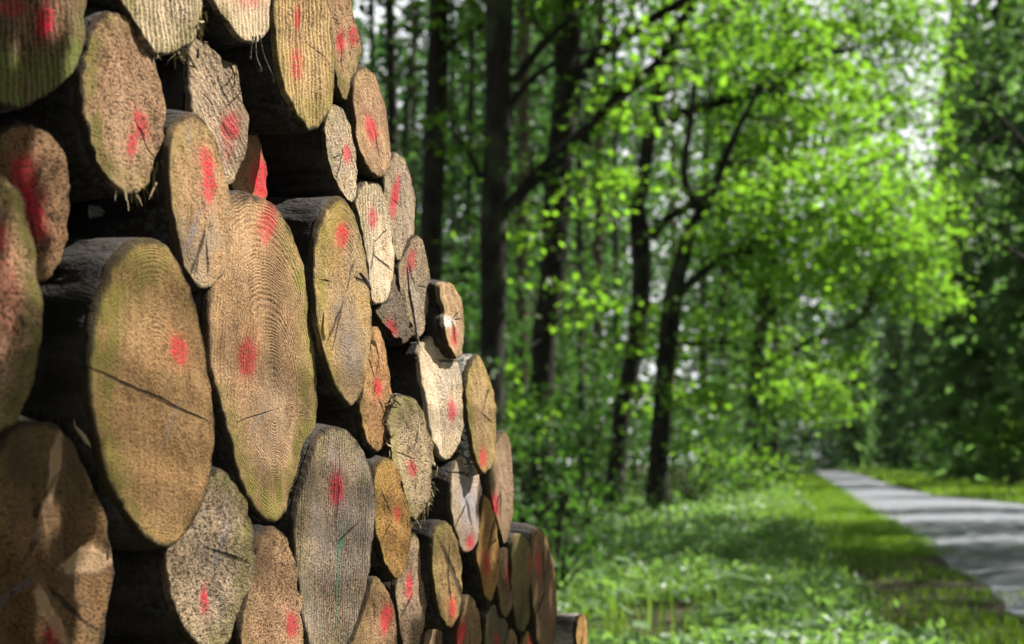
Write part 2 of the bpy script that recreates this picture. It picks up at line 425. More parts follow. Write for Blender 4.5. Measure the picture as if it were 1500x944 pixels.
  [(611,343),(620,358),(626,385),(631,416),(628,452),(623,480),(614,496),(603,482),(594,455),(586,419),(584,394),(594,368)], .03,
  P(PALE, c1=(.56,.48,.37), pits=.9, hn=1.3, grey=.35, saw=.25, ang=8), [red(601,384,7,20,12,.8)], {}),
 ("rough broken grey stub with a torn surface and a red smudge",
  [(580,392),(590,415),(600,440),(608,465),(611,487),(603,496),(594,505),(587,492),(579,497),(566,480),(556,470),(548,455),(556,446),(566,442),(572,418)], .01,
  P(GREY, c1=(.30,.25,.20), pits=1.0, hn=2.4, grey=.4), [red(574,479,7,14,-25)], dict(fray=[(603,496),(594,505),(579,497),(566,480)])),
 ("log end with a pale spot and dark bark flank, on the right edge",
  [(650,412),(663,417),(674,437),(680,464),(681,495),(678,517),(670,526),(661,513),(653,495),(648,468),(650,455),(646,437),(644,420)], .16,
  P(TAN, c1=(.47,.36,.25), c2=(.36,.26,.17), pits=.6, algae=.15), [red(666,493,5,14,0), stain(655,471,9,7,0,(.72,.68,.62),1.0)], dict(proud=.028)),
 ("bleached log end with a central red dash and a knotted pale top edge",
  [(636,493),(653,502),(667,522),(675,546),(680,580),(680,617),(674,646),(664,668),(655,675),(643,664),(633,644),(627,612),(622,576),(617,545),(616,515),(623,497)], .055,
  P(PALE, c1=(.58,.50,.41), grey=.4, gc=(.30,.27,.235), pits=.85, algae=.25, saw=.2), [red(662,601,6,16,-4), crack(656,529,12,1.6,4)], dict(fray=[(630,495),(640,495)])),
 ("yellow-rimmed pointed log end with pale bark flank and a red dash at its foot",
  [(700,518),(709,532),(719,559),(725,590),(729,624),(727,658),(721,684),(711,696),(702,687),(694,658),(687,624),(684,590),(683,563),(690,532)], .10,
  P(TAN, c1=(.42,.32,.17), c2=(.32,.235,.11), algae=1.0, abias=(-.9,.1), ac=(.33,.27,.05), pits=.6, saw=.2, ang=30), [red(708,671,5,16,0), stain(706,610,12,45,0,(.20,.14,.09),.5)], dict(palebark=1, proud=.03)),
 ("slim rust-brown log end tucked behind the blue-stained log",
  [(551,478),(562,495),(568,519),(571,553),(576,590),(573,617),(566,647),(554,664),(541,652),(531,627),(527,595),(533,560),(541,510)], .0,
  P(BROWN, c1=(.42,.26,.14), c2=(.33,.19,.09), pits=.75, rings=.15), [red(554,567,5,16,-4)], {}),
 ("hairy pale moss-edged log end with a small red square mark",
  [(592,578),(609,585),(621,607),(629,636),(635,668),(636,704),(631,735),(619,757),(606,764),(597,748),(587,712),(577,675),(570,640),(572,603),(579,583)], .05,
  P(PALE, c1=(.55,.47,.32), algae=1.0, abias=(-.9,.3), ac=(.30,.27,.06), pits=1.0, hn=1.8), [red(603,687,6,12,-4)], dict(fray=[(635,690),(636,705),(633,728),(625,748),(618,757),(606,764),(572,603),(570,640),(578,585)])),
 ("golden brown log end with a faint red dot in its middle",
  [(562,672),(577,676),(590,706),(599,744),(602,775),(600,807),(594,833),(583,848),(567,834),(556,803),(550,769),(548,724),(550,686)], .06,
  P(GOLD, pits=.8, hn=1.2, c1=(.47,.29,.11)), [red(583,752,5,12,0,.7)], {}),
 ("small log end with a blue-grey bruise and a red dot at its foot",
  [(678,659),(693,669),(702,695),(707,727),(707,762),(702,788),(694,804),(684,811),(674,797),(665,766),(661,737),(662,698),(669,672)], .03,
  P(GREY, c1=(.48,.40,.34), c2=(.36,.29,.24), pits=.6, grey=.2), [red(689,794,5,13,0), stain(687,735,13,38,-8,(.13,.15,.20),.75), crack(673,693,10,1.4,0)], {}),
 ("dim grey-brown log end with a red dash, on the right edge above the last row",
  [(738,630),(746,641),(750,671),(752,705),(752,737),(748,776),(739,798),(729,772),(719,720),(717,685),(724,655)], .0,
  P(DULL, c1=(.28,.21,.16), saw=.35, ang=14, pitch=.02, pits=.5), [red(726,738,5,18,-4)], {}),
 ("narrow ochre log end with a soft red patch, second from the right edge",
  [(710,724),(720,739),(728,769),(732,807),(730,846),(722,880),(713,879),(704,849),(699,817),(702,785),(705,745)], .03,
  P(GOLD, c1=(.36,.22,.09), pits=.55), [red(711,827,5,19,0)], {}),
 ("greenish log end with a black bark flank and a red stroke low on its face",
  [(652,764),(664,775),(673,801),(678,833),(679,866),(673,901),(660,921),(647,907),(638,875),(634,836),(635,797),(641,771)], .11,
  P(DULL, c1=(.30,.22,.11), c2=(.22,.155,.07), algae=.7, abias=(-.5,.2), ac=(.15,.14,.03), pits=.6), [red(663,891,5,17,0), crack(668,850,3,45,-22)], dict(proud=.028)),
 ("grey-brown log end with a thin red bar, under the golden brown one",
  [(607,778),(618,807),(625,840),(627,872),(622,914),(614,946),(603,962),(592,950),(585,915),(580,868),(586,838),(597,806)], .02,
  P(GREY, c1=(.33,.25,.19), c2=(.25,.18,.13), pits=.8), [red(599,859,5,19,0)], {}),
 ("brown log end with a fat red smear, cut by the bottom edge",
  [(548,843),(564,856),(574,878),(582,914),(583,950),(570,985),(540,985),(516,960),(519,935),(528,910),(539,870)], .04,
  P(BROWN, c1=(.32,.22,.14), c2=(.23,.155,.09), pits=.7, saw=.2), [red(566,906,8,22,10)], {}),
 ("half hidden log end with a red stroke, at the bottom edge under the greenish log",
  [(686,870),(696,882),(703,907),(705,942),(696,972),(682,980),(671,950),(672,915),(679,885)], .03,
  P(BROWN, c1=(.28,.20,.13), pits=.6), [red(676,930,5,22,6)], {}),
 ("narrow shaded log end with a red dot, third from the right edge",
  [(739,803),(749,815),(754,846),(751,883),(742,906),(734,892),(730,860),(731,822)], .02,
  P(DULL, pits=.5), [red(745,840,4,16,0)], {}),
 ("tall dark green log end without a clear mark, beside the last log of the row",
  [(757,782),(773,789),(780,820),(782,865),(777,905),(767,927),(758,918),(751,880),(749,830),(751,797)], .04,
  P(DULL, c1=(.19,.16,.08), c2=(.14,.12,.06), algae=.9, abias=(0,0), ac=(.10,.12,.03), pits=.4), [red(777,826,4,14,0,.3)], {}),
 ("dark brown log end closing the stack's right edge, with a faint red streak",
  [(789,772),(802,786),(811,820),(816,866),(816,910),(811,950),(800,968),(789,945),(783,910),(778,860),(779,815),(783,786)], .03,
  P(DULL, c1=(.23,.155,.10), c2=(.17,.11,.07), pits=.35), [red(788,825,4,20,-4,.75)], {}),
 ("shadowed log end with a dim red mark, right of the half hidden one",
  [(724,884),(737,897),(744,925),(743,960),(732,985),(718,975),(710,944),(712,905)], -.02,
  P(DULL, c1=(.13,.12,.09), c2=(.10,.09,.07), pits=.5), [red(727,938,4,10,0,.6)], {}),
 ("lowest small brown log end at the bottom edge, squeezed between two dark ones",
  [(748,921),(757,932),(760,955),(755,985),(746,985),(740,955),(742,932)], .0,
  P(DULL, c1=(.2,.15,.09), pits=.5), [], {}),
 ("small brown log end with a red foot, left of the pale-barked log",
  [(776,922),(786,934),(790,960),(784,990),(772,990),(765,962),(768,935)], .01,
  P(BROWN, pits=.5), [red(777,940,4,13,0,.85)], {}),
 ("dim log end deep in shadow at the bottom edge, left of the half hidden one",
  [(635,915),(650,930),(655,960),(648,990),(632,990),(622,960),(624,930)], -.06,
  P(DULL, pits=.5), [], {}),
 ("short pale-barked log poking out past the lower right end of the stack",
  [(853,900),(858,908),(861,930),(860,955),(855,970),(848,960),(845,930),(847,908)], .13,
  P(GOLD, c1=(.42,.27,.12), pits=.4), [], dict(palebark=1, proud=.045)),
]

SEG = 112


def smooth_closed(pts, n):
    m = len(pts); out = []
    for i in range(m):
        p0, p1, p2, p3 = (np.array(pts[(i + k - 1) % m]) for k in range(4))
        for k in range(12):
            t = k / 12
            out.append(.5 * ((2 * p1) + (p2 - p0) * t + (2 * p0 - 5 * p1 + 4 * p2 - p3) * t * t + (3 * p1 - p0 - 3 * p2 + p3) * t ** 3))
    out = np.array(out + [out[0]])
    d = np.r_[0, np.cumsum(np.hypot(*np.diff(out, axis=0).T))]
    s = np.linspace(0, d[-1], n, endpoint=False)
    return np.c_[np.interp(s, d, out[:, 0]), np.interp(s, d, out[:, 1])]


def face_mesh(name, ol, pith, plane, mat, parent, seed, rough, step=0):
    """sawn face: rings of vertices shrinking from the outline to the pith"""
    n = len(ol)
    fr = [1.0, .992, .975, .95, .92, .88, .83, .77, .7, .62, .54, .46, .38, .3, .22, .14, .07]
    v, rad = [], []
    for k, f in enumerate(fr):
        for j in range(n):
            p = pith + (ol[j] - pith) * f
            y = plane[0] * p[0] + plane[1] * p[1]
            q = Vector((p[0] * 1.0 + seed, p[1], seed * .7))
            y += mnoise.noise(q * 14) * .0032 * rough + mnoise.noise(q * 48) * .0026 * rough + mnoise.noise(q * 130) * .0014 * rough
            if step:   # torn, stepped break
                wv = .012 * mnoise.noise(Vector((p[0] * 22, p[1] * 8, seed)))
                e1 = p[0] - .10 * p[1] + .035 + wv; e2 = p[1] + .9 * p[0] + .075 + wv; e3 = p[1] - .35 * p[0] + .02 + wv
                y0 = y
                y += .014 * max(0, min(1, e1 / .012)) - .016 * max(0, min(1, e2 / .02)) + .014 * max(0, min(1, -e3 / .014)) + .10 * min(0, e1) * (1 if e2 > 0 else -.6)
                y += .012 * abs(mnoise.noise(Vector((p[0] * 40, p[1] * 7, seed))))
                y = y0 + (y - y0) * (1 - f ** 5)
            if k == 0: y += .007
            elif k == 1: y += .002
            v.append((p[0], y, p[1])); rad.append(f)
    v.append((pith[0], plane[0] * pith[0] + plane[1] * pith[1], pith[1])); rad.append(0)
    c = len(v) - 1
    f = []
    for k in range(len(fr) - 1):
        for j in range(n):
            j2 = (j + 1) % n
            f.append((k * n + j, k * n + j2, (k + 1) * n + j2, (k + 1) * n + j))
    k = len(fr) - 1
    for j in range(0, n, 2):
        f.append((k * n + j, k * n + j + 1, k * n + (j + 2) % n, c))
    return mesh_np(name, v, f, mat, parent, True, {'rad': ('POINT', rad)})


def bark_mesh(name, ol, plane, mat, parent, seed, L, amp=1.0):
    cen = ol.mean(axis=0)
    n = len(ol)
    ys = [.005, .007, .012, .022, .036, .055, .08, .11, .15, .2, .26, .33, .42, .55, .75, 1.0, 1.4, L]
    v = []
    size = float(np.hypot(*(ol - cen).T).mean())
    for i, y in enumerate(ys):
        tap = 1 - .05 * y / L
        for j in range(n):
            d = (ol[j] - cen)
            ln = np.hypot(*d); dn = d / ln
            q = Vector((dn[0] * 1.3 + seed, y * 2.4, dn[1] * 1.3))
            q2 = Vector((d[0] * 30 + seed, y * 13, d[1] * 30))
            # round up to a true log cross section away from the cut
            w = min(1.0, y / .4)
            r = ln * (1 - .25 * w) + size * .25 * w
            r = r * tap + amp * (.012 * mnoise.noise(q * 3) * min(1, y / .05) + .007 * abs(mnoise.noise(q2)) * min(1, y / .02))
            if i == 0: r -= .008
            elif i == 1: r -= .0015
            p = cen + dn * r
            base = plane[0] * ol[j][0] + plane[1] * ol[j][1]
            v.append((p[0], base * max(0, 1 - y * 2) + y + (.004 * mnoise.noise(q2 * 1.7) if i < 3 else 0), p[1]))
    f = []
    for k in range(len(ys) - 1):
        for j in range(n):
            j2 = (j + 1) % n
            f.append((k * n + j2, k * n + j, (k + 1) * n + j, (k + 1) * n + j2))
    k = len(ys) - 1
    v.append((cen[0], L, cen[1]))
    c = len(v) - 1
    for j in range(0, n, 2):
        f.append((k * n + (j + 2) % n, k * n + j + 1, k * n + j, c))
    return mesh_np(name, v, f, mat, parent, True)


def fray_mesh(name, anchors, mat, parent, rng, dens=8, ln=.0085):
    v, f = [], []
    for (x, y, z, dx, dz) in anchors:
        for k in range(dens):
            s = rng.normal(0, .02, 2)
            b = np.array([x - dz * s[0], y - .003 + rng.uniform(-.002, .008), z + dx * s[0]])
            d = np.array([dx + rng.normal(0, .8), rng.normal(-.15, .4), dz + rng.normal(-.3, .7)])
            d /= np.linalg.norm(d)
            l = ln * rng.uniform(.25, 1.0) ** 1.5 * 1.7; w = rng.uniform(.0008, .0019)
            side = np.cross(d, [rng.normal(), rng.normal(), rng.normal()]); side /= np.linalg.norm(side)
            mid = b + d * l * .55 + np.array([0, 0, -.002])
            tip = b + d * l + np.array([0, 0, -.006 * rng.uniform(0, 1)])
            b = b - d * .008
            i = len(v)
            v += [tuple(b - side * w), tuple(b + side * w), tuple(mid + side * w * .8), tuple(mid - side * w * .8), tuple(tip + side * w * .2), tuple(tip - side * w * .2)]
            f += [(i, i + 1, i + 2, i + 3), (i + 3, i + 2, i + 4, i + 5)]
    return mesh_np(name, v, f, mat, parent)


FRAY = bark_material('frayed_fibre', (.13, .10, .05), (.25, .19, .10), .2, 1, .001)
HAIR = bark_material('root_hair', (.05, .04, .03), (.12, .1, .08), .2)
for li, (label, opx, proud, look, marks, opt) in enumerate(LOGS):
    px = np.array(opx, float)
    lo, hi = px.min(0), px.max(0)
    cpx = (lo + hi) / 2
    proud = opt.get('proud', proud * .25 if proud < .12 else proud)
    q = hit(cpx[0], cpx[1], Vector((X0, 0, 0)) + NRM * proud, NRM)
    rr = random.Random(li * 31 + 5)
    m = (NRM + U * rr.uniform(-.07, .05) + Vector((0, 0, rr.uniform(-.07, .07)))).normalized()
    inw = -NRM

    def loc(x, y):
        r = hit(x, y, q, m) - q
        return np.array([r.dot(U), r.z])
    ol = smooth_closed([loc(*p) for p in opx], SEG)
    # a saw and bark never leave a perfectly clean outline
    cen = ol.mean(0)
    for j in range(SEG):
        d = ol[j] - cen
        w = mnoise.noise(Vector((d[0] * 26, d[1] * 26, li * 3.3))) * .0026 + mnoise.noise(Vector((d[0] * 90, d[1] * 90, li))) * .0022
        ol[j] += d / np.hypot(*d) * w
    mo = Vector((m.dot(U), m.dot(inw), m.z))
    plane = (-mo.x / mo.y, -mo.z / mo.y)
    th = empty('log', q, STACK_ROT)
    tag(th, label, 'log', 'felled logs in the roadside stack')
    if not opt.get('step') and rr.random() < .75:
        px0 = np.array(opt['pith']) if 'pith' in opt else cpx
        w2, h2 = (hi - lo) / 2
        for k_ in range(rr.randint(1, 3)):
            a_ = rr.uniform(0, 6.283); r_ = rr.uniform(.25, .5)
            ex, ey = math.cos(a_) * w2, math.sin(a_) * h2
            marks = list(marks) + [(px0[0] + ex * r_, px0[1] + ey * r_, math.hypot(ex, ey) * rr.uniform(.18, .34), rr.uniform(.7, 1.3), math.degrees(math.atan2(ey, ex)), DARK, .7, .6, 1.0, 1.5)]
    Rm = float(np.hypot(*(ol - cen).T).mean())
    blots = []
    for (bx, by, rx, ry, an, col, amt, soft, jag, dep) in marks:
        c0 = loc(bx, by)
        jx = loc(bx + 1, by) - c0; jy = loc(bx, by + 1) - c0
        A = np.linalg.inv(np.c_[jx, jy])
        a = R(an)
        Mx = np.diag([1 / rx, 1 / ry]) @ np.array([[math.cos(a), math.sin(a)], [-math.sin(a), math.cos(a)]]) @ A
        blots.append((float(c0[0]), float(c0[1]), Mx.tolist(), (*col, 1), amt, soft, jag, dep))
    random.seed(100 + li)
    look = dict(look); look['R'] = Rm
    mat = wood_material('sawn_wood', look, blots)
    pith = loc(*opt['pith']) if 'pith' in opt else cen + np.array([rr.uniform(-.15, .15), rr.uniform(-.15, .15)]) * Rm
    face_mesh('cut_face', ol, pith, plane, mat, th, li * 1.7, 1.5 if look.get('hn', 1) > 1.3 else .9, opt.get('step', 0))
    L = 2.0 if li % 2 else 2.15
    bark_mesh('bark', ol, plane, BARK_PALE if opt.get('palebark') else BARK, th, li * 2.3, L, 1.0)
    if opt.get('fray') and (label.startswith(('upright oval', 'broad pale', 'hairy pale'))):
        an = []
        for (x, y) in opt['fray']:
            p = loc(x, y); d = p - cen; d /= np.hypot(*d)
            an.append((p[0], plane[0] * p[0] + plane[1] * p[1], p[1], d[0], d[1]))
        fray_mesh('frayed_fibres', an, FRAY, th, np.random.default_rng(li), 4 if label.startswith('upright') else 8)
    if opt.get('hairs'):
        tb = Tubes()
        for k, (x, y) in enumerate(opt['hairs']):
            p = hit(x, y, q, m)
            tb.add([p + Vector((0, 0, .01)), p + Vector((.004 * (k - 1), .01, -.012)), p + Vector((.006 * k, .03 * (k - .5), -.02 - .008 * k)), p + Vector((0, .05 * (k - .3), -.012 - .012 * k))], [.0014, .001, .0009, .0006], 5)
        hob = tb.build('root_hairs', HAIR, None)
        # bring into the log's own frame
        from mathutils import Matrix
        hob.data.transform((Matrix.Translation(q) @ Matrix.Rotation(STACK_ROT, 4, 'Z')).inverted())
        hob.parent = th

# plain logs that carry the visible rows: below, above and left of what the photo shows
cir = np.array([[math.cos(a) * (.128 + .008 * math.sin(3 * a)), math.sin(a) * (.128 + .007 * math.cos(2 * a))] for a in np.linspace(0, 2 * math.pi, 56, endpoint=False)])
base_log = None
spots = []
for row, z in enumerate((.13, .35, .57, .79)):
    s = 1.45 + .13 * (row % 2)
    while s < (4.75 - .22 * row if row < 3 else 2.85):
        spots.append((s, z, -.03)); s += .262
for pxx, pyy in ((60, -300), (180, -235), (290, -215), (375, -215), (450, -190), (-140, -60), (-165, 200), (-190, 430), (-170, 760), (-110, 1060)):
    h_ = hit(pxx, pyy, Vector((X0, 0, 0)), NRM)
    spots.append(((h_ - Vector((X0, 0, 0))).dot(U), h_.z, -.03))
plain = wood_material('sawn_wood_plain', P(BROWN, R=.13, pits=.7, saw=.4, algae=.4), [])
for i, (s, z, pr) in enumerate(spots):
    loc_ = Vector((X0, 0, 0)) + U * s + NRM * pr; loc_.z = z
    if base_log is None:
        base_log = empty('log', loc_, STACK_ROT)
        face_mesh('cut_face', cir, np.array([.01, -.01]), (0, 0), plain, base_log, 9.1, 1)
        bark_mesh('bark', cir, (0, 0), BARK, base_log, 4.4, 2.0)
        t = base_log
    else:
        t = base_log.copy(); COL.objects.link(t); t.location = loc_
        for ch in list(base_log.children):
            c = ch.copy(); COL.objects.link(c); c.parent = t
    tag(t, 'plain weathered log of the stack lying beyond the edge of the picture', 'log', 'stack logs outside the picture')

# loose bits caught between the logs
def stick(name, pts, radii, mat, label, cat, seg=7, flat=False):
    c = pts[len(pts) // 2].copy()
    tb = Tubes(); tb.add(pts, radii, seg, .35)
    o = tb.build(name, mat)
    if flat:
        for v_ in o.data.vertices:
            d_ = Vector(v_.co) - c; n_ = d_.dot(NRM)
            v_.co = Vector(v_.co) - NRM * n_ * .7 + Vector((0, 0, .0025 * mnoise.noise(Vector(v_.co) * 90)))
    o.data.transform(__import__('mathutils').Matrix.Translation(-c)); o.location = c
    return tag(o, label, cat)


def on_face(px, py, proud): return hit(px, py, Vector((X0, 0, 0)) + NRM * proud, NRM)


stick('twig', [on_face(597, 392, 0.045), on_face(600, 430, 0.050), on_face(606, 460, 0.045), on_face(613, 505, 0.054)], [.0012, .0022, .0026, .0015], TWIG, 'thin dark twig hanging down in front of the broken grey stub', 'twig')
stick('twig', [on_face(527, 400, 0.059), on_face(538, 413, 0.068), on_face(543, 424, 0.068)], [.0015, .0035, .002], TWIG, 'tiny broken twig stuck on the blue-stained log end', 'twig')
stick('wood_splinter', [on_face(98, 614, .04), on_face(112, 628, .05), on_face(124, 641, .05), on_face(133, 655, .05)], [.0005, .0018, .0042, .0006], STRIP, 'pale splinter of wood leaning over the splintered log end', 'splinter', 7, True)
stick('wood_splinter', [on_face(112, 312, .02), on_face(130, 310, .03), on_face(150, 312, .04), on_face(163, 312, .05)], [.007, .0055, .0035, .0008], BARK, 'dark broken stub in the black gap above the broad tan log', 'stub', 7, True)
# ------------------------------------------------------------------ foliage helpers
def unit(a):
    return a / np.maximum(np.linalg.norm(a, axis=1, keepdims=True), 1e-9)


def leaf_geo(pos, size, rng, flat=.7, width=.36, droop=.08, direction=None, rnd=1.0):
    """one folded four-cornered blade per point"""
    n = len(pos)
    size = np.broadcast_to(np.asarray(size, float), (n,))[:, None]
    nr = unit(rng.normal(0, rnd, (n, 3)) + np.array([0, 0, flat * 1.6]))
    d = rng.normal(0, 1, (n, 3)) if direction is None else direction + rng.normal(0, .25, (n, 3))
    d = unit(d - nr * (d * nr).sum(1, keepdims=True))
    w = np.cross(nr, d)
    v = np.stack([pos - d * size * .5, pos + w * size * width - nr * size * droop,
                  pos + d * size * .5 - nr * size * droop * 1.5, pos - w * size * width - nr * size * droop], 1)
    return v.reshape(-1, 3)


def quads_of(nv): return np.arange(nv, dtype=np.int32).reshape(-1, 4)


def leaves(name, pos, size, mat, parent, rng, **kw):
    off = np.array(parent.location) if parent is not None else np.zeros(3)
    v = leaf_geo(pos - off, size, rng, **kw)
    return mesh_np(name, v, quads_of(len(v)), mat, parent, False, {'tint': ('FACE', rng.beta(2, 2, len(v) // 4))})


def clumps(centres, per, spread, rng):
    """leaf positions gathered in flattish sprays round each centre"""
    c = np.repeat(centres, per, axis=0)
    s = np.repeat(rng.uniform(.6, 1.35, (len(centres), 1)), per, axis=0)
    return c + rng.normal(0, 1, c.shape) * np.array([1.15, 1.15, .36]) * spread * s


def in_ball(n, rng):
    d = unit(rng.normal(0, 1, (n, 3)))
    return d * rng.uniform(.15, 1, (n, 1)) ** (1 / 2.2)


def forest_tree(name, label, cat, Y, trunk, limbs=(), blobs=(), leaf=None, bark=None, size=.165, per=18, spread=.30, seed=1, top=None, group='trees of the wood beside the track', tw=5, flat=.95, canopy=0):
    """trunk and limbs are lists of (px, py, width px[, dY]) at depth Y; blobs are (px, py, dY, rx px, ry px, depth m, sprays)"""
    rng = np.random.default_rng(seed)
    def pt(p): return at(p[0], p[1], Y + (p[3] if len(p) > 3 else 0))
    def rad(p): return p[2] * .5 / F * Y
    tp = [pt(p) for p in trunk]; tr = [rad(p) for p in trunk]
    base = Vector((tp[0].x, tp[0].y, 0))
    root = empty(name, base)
    tag(root, label, cat, group)
    if tp[0].z > .05:
        tp.insert(0, Vector((tp[0].x - (tp[1].x - tp[0].x) * .1, Y, -.1))); tr.insert(0, tr[0] * 1.25)
    else:
        tr[0] *= 1.35; tp[0].z = -.1
    if top:
        tp.append(tp[-1] + Vector(top)); tr.append(tr[-1] * .35)
    tb = Tubes(); tb.add(tp, tr, 12, .16)
    skel = [(s_, 0) for s_ in tp]; subs = [tb]
    for lb in limbs:
        lp = [pt(p) for p in lb]; lr = [rad(p) for p in lb]
        t2 = Tubes(); t2.add(lp, lr, 8, .15)
        # small side shoots
        for k in range(len(lp) * 2):
            i = rng.integers(0, len(lp)); a = lp[i]
            e = a + Vector(rng.normal(0, .35, 3)) + Vector((0, 0, .3))
            t2.add([a, (a + e) / 2 + Vector(rng.normal(0, .06, 3)), e], [lr[i] * .4, lr[i] * .25, .006], 5)
        subs.append(t2); skel += [(s_, len(subs) - 1) for s_ in lp]
    P_ = []
    for (px, py, dY, rx, ry, dep, n) in blobs:
        c = np.array(at(px, py, Y + dY)); k = (Y + dY) / F; n = max(2, int(n * 1.05))
        cs = c + in_ball(n, rng) * np.array([rx * k, dep, ry * k])
        cs = cs[cs[:, 2] > .4]
        P_.append(clumps(cs, per, spread, rng))
        for q in cs[:tw]:
            qv = Vector(q)
            a, own = min(skel, key=lambda s: (s[0] - qv).length)
            mid = (a + qv) / 2 + Vector((0, 0, .12 * (a - qv).length))
            subs[own].add([a, mid, qv], [.028, .016, .005], 5, .1)
    big = []
    if canopy:  # unseen coarse-leaved crown added above the frame to block sky light
        cs = in_ball(canopy, rng) * np.array([5.2, 5.2, 3.6]) + np.array([base.x, Y, EYE + (HY / F) * Y + 4.2 if Y < 45 else max(19.5, EYE + (HY / F) * Y + 4.0)])
        for q in cs[:8]:
            qv = Vector(q); a = tp[-1]
            tb.add([a, (a + qv) / 2 + Vector((0, 0, .4)), qv], [.06, .035, .008], 5, .1)
        big = clumps(cs, 13, .5, rng)
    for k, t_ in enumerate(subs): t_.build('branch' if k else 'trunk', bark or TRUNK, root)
    if P_:
        pos = np.concatenate(P_)
        sz = rng.uniform(.7, 1.25, len(pos)) * size
        if canopy:
            pos = np.concatenate([pos, big]); sz = np.concatenate([sz, rng.uniform(.24, .42, len(big))])
        leaves('crown', pos, sz, leaf or LEAF, root, rng, flat=flat)
    return root


# ------------------------------------------------------------------ ground, track
def left_edge(Y): return 1.75 + .1375 * Y
def right_edge(Y):
    return float(np.interp(Y, [-30, 0, 20, 40, 53, 67, 97, 156, 200, 260], [3, 5.95, 8.7, 11.45, 13.2, 13.7, 17.7, 26.5, 32.2, 40]))


gx = np.concatenate([np.linspace(-260, -30, 16), np.linspace(-27, 45, 110), np.linspace(50, 280, 16)])
gy = np.concatenate([np.linspace(-60, -6, 10), np.linspace(-5, 90, 140), np.linspace(95, 420, 30)])
XX, YY = np.meshgrid(gx, gy)
ZZ = np.zeros_like(XX)
for i in range(XX.shape[0]):
    for j in range(XX.shape[1]):
        x, y = XX[i, j], YY[i, j]
        dl = max(left_edge(y) - x, x - right_edge(y), 0)
        ZZ[i, j] = min(dl / 4, 1) * (.10 * mnoise.noise(Vector((x * .35, y * .35, 0))) + .04 * mnoise.noise(Vector((x * 1.4, y * 1.4, 3))) - .03) - .012
w_ = len(gx)
gq = [(i * w_ + j, i * w_ + j + 1, (i + 1) * w_ + j + 1, (i + 1) * w_ + j) for i in range(len(gy) - 1) for j in range(w_ - 1)]
b = NB('forest_floor')
v = b.geo()
n1 = b.noise(v, .9, 5, .6); n2 = b.noise(v, 14, 5, .65)
c = b.mix(b.step(n2, .35, .65), (.022, .017, .010), (.07, .052, .03))
c = b.mix(b.m('MULTIPLY', b.step(n1, .42, .6), .75), c, (.035, .065, .014))
FLOOR = b.out(c, .95, b.bump(n2, .04), .15)
tag(mesh_np('ground', np.stack([XX.ravel(), YY.ravel(), ZZ.ravel()], 1), gq, FLOOR, None, True), kind='structure')

b = NB('track_surface')
v = b.geo()
n1 = b.noise(v, .5, 4, .6); n2 = b.noise(v, 60, 3, .6); n3 = b.noise(b.scale(v, (1.6, .22, 1)), 1.1, 4, .6)
c = b.mix(n2, (.092, .101, .118), (.16, .173, .198))
c = b.mix(b.m('MULTIPLY', b.step(n3, .45, .7), .5), c, (.10, .103, .108))
c = b.mix(b.m('MULTIPLY', b.step(n1, .55, .72), .5), c, (.10, .085, .06))
ROAD = b.out(c, .85, b.bump(n2, .006), .3)
ys = np.concatenate([np.linspace(-30, 100, 131), np.linspace(104, 260, 40)])
rv, rq = [], []
for i, y in enumerate(ys):
    l, r_ = left_edge(y), right_edge(y)
    if y > 185: l -= (y - 185) ** 2 * .0035; r_ -= (y - 185) ** 2 * .0035
    for k in range(9):
        t = k / 8
        wob = (.22 * mnoise.noise(Vector((y * .6, k * 9.1, 1))) + .12 * mnoise.noise(Vector((y * 2.1, k, 4)))) * (1 if k in (0, 8) else 0)
        rv.append((l + (r_ - l) * t + wob, y, .012 + .05 * math.sin(math.pi * t)))
for i in range(len(ys) - 1):
    for k in range(8):
        rq.append((i * 9 + k, i * 9 + k + 1, (i + 1) * 9 + k + 1, (i + 1) * 9 + k))
tag(mesh_np('road', rv, rq, ROAD, None, True), kind='structure')

b = NB('bare_soil')
v = b.geo(); n2 = b.noise(v, 9, 5, .65)
SOIL = b.out(b.mix(b.step(n2, .35, .65), (.02, .015, .010), (.05, .038, .026)), .95, b.bump(n2, .05), .15)
sv, sq = [], []
ys2 = np.linspace(2, 30, 57)
for i, y in enumerate(ys2):
    wd = (1.15 + .6 * mnoise.noise(Vector((y * .5, 2, 0))) + .35 * mnoise.noise(Vector((y * 1.9, 5, 0)))) * min(1, (30 - y) / 8) * min(1, y / 5)
    for k in range(4):
        sv.append((left_edge(y) + .25 - (wd + .25) * (1 - k / 3) if k else left_edge(y) - wd, y, .004 + .004 * (k % 2)))
for i in range(len(ys2) - 1):
    for k in range(3): sq.append((i * 4 + k, i * 4 + k + 1, (i + 1) * 4 + k + 1, (i + 1) * 4 + k))
tag(mesh_np('soil_strip', sv, sq, SOIL, None, True), kind='structure')

# ------------------------------------------------------------------ herbs and grass (nobody could count them)
def ypick(n, a, b_, rng, pw=1.6):
    u = rng.uniform(0, 1, n); e = 1 - pw
    return (a ** e + u * (b_ ** e - a ** e)) ** (1 / e)


rng = np.random.default_rng(5)
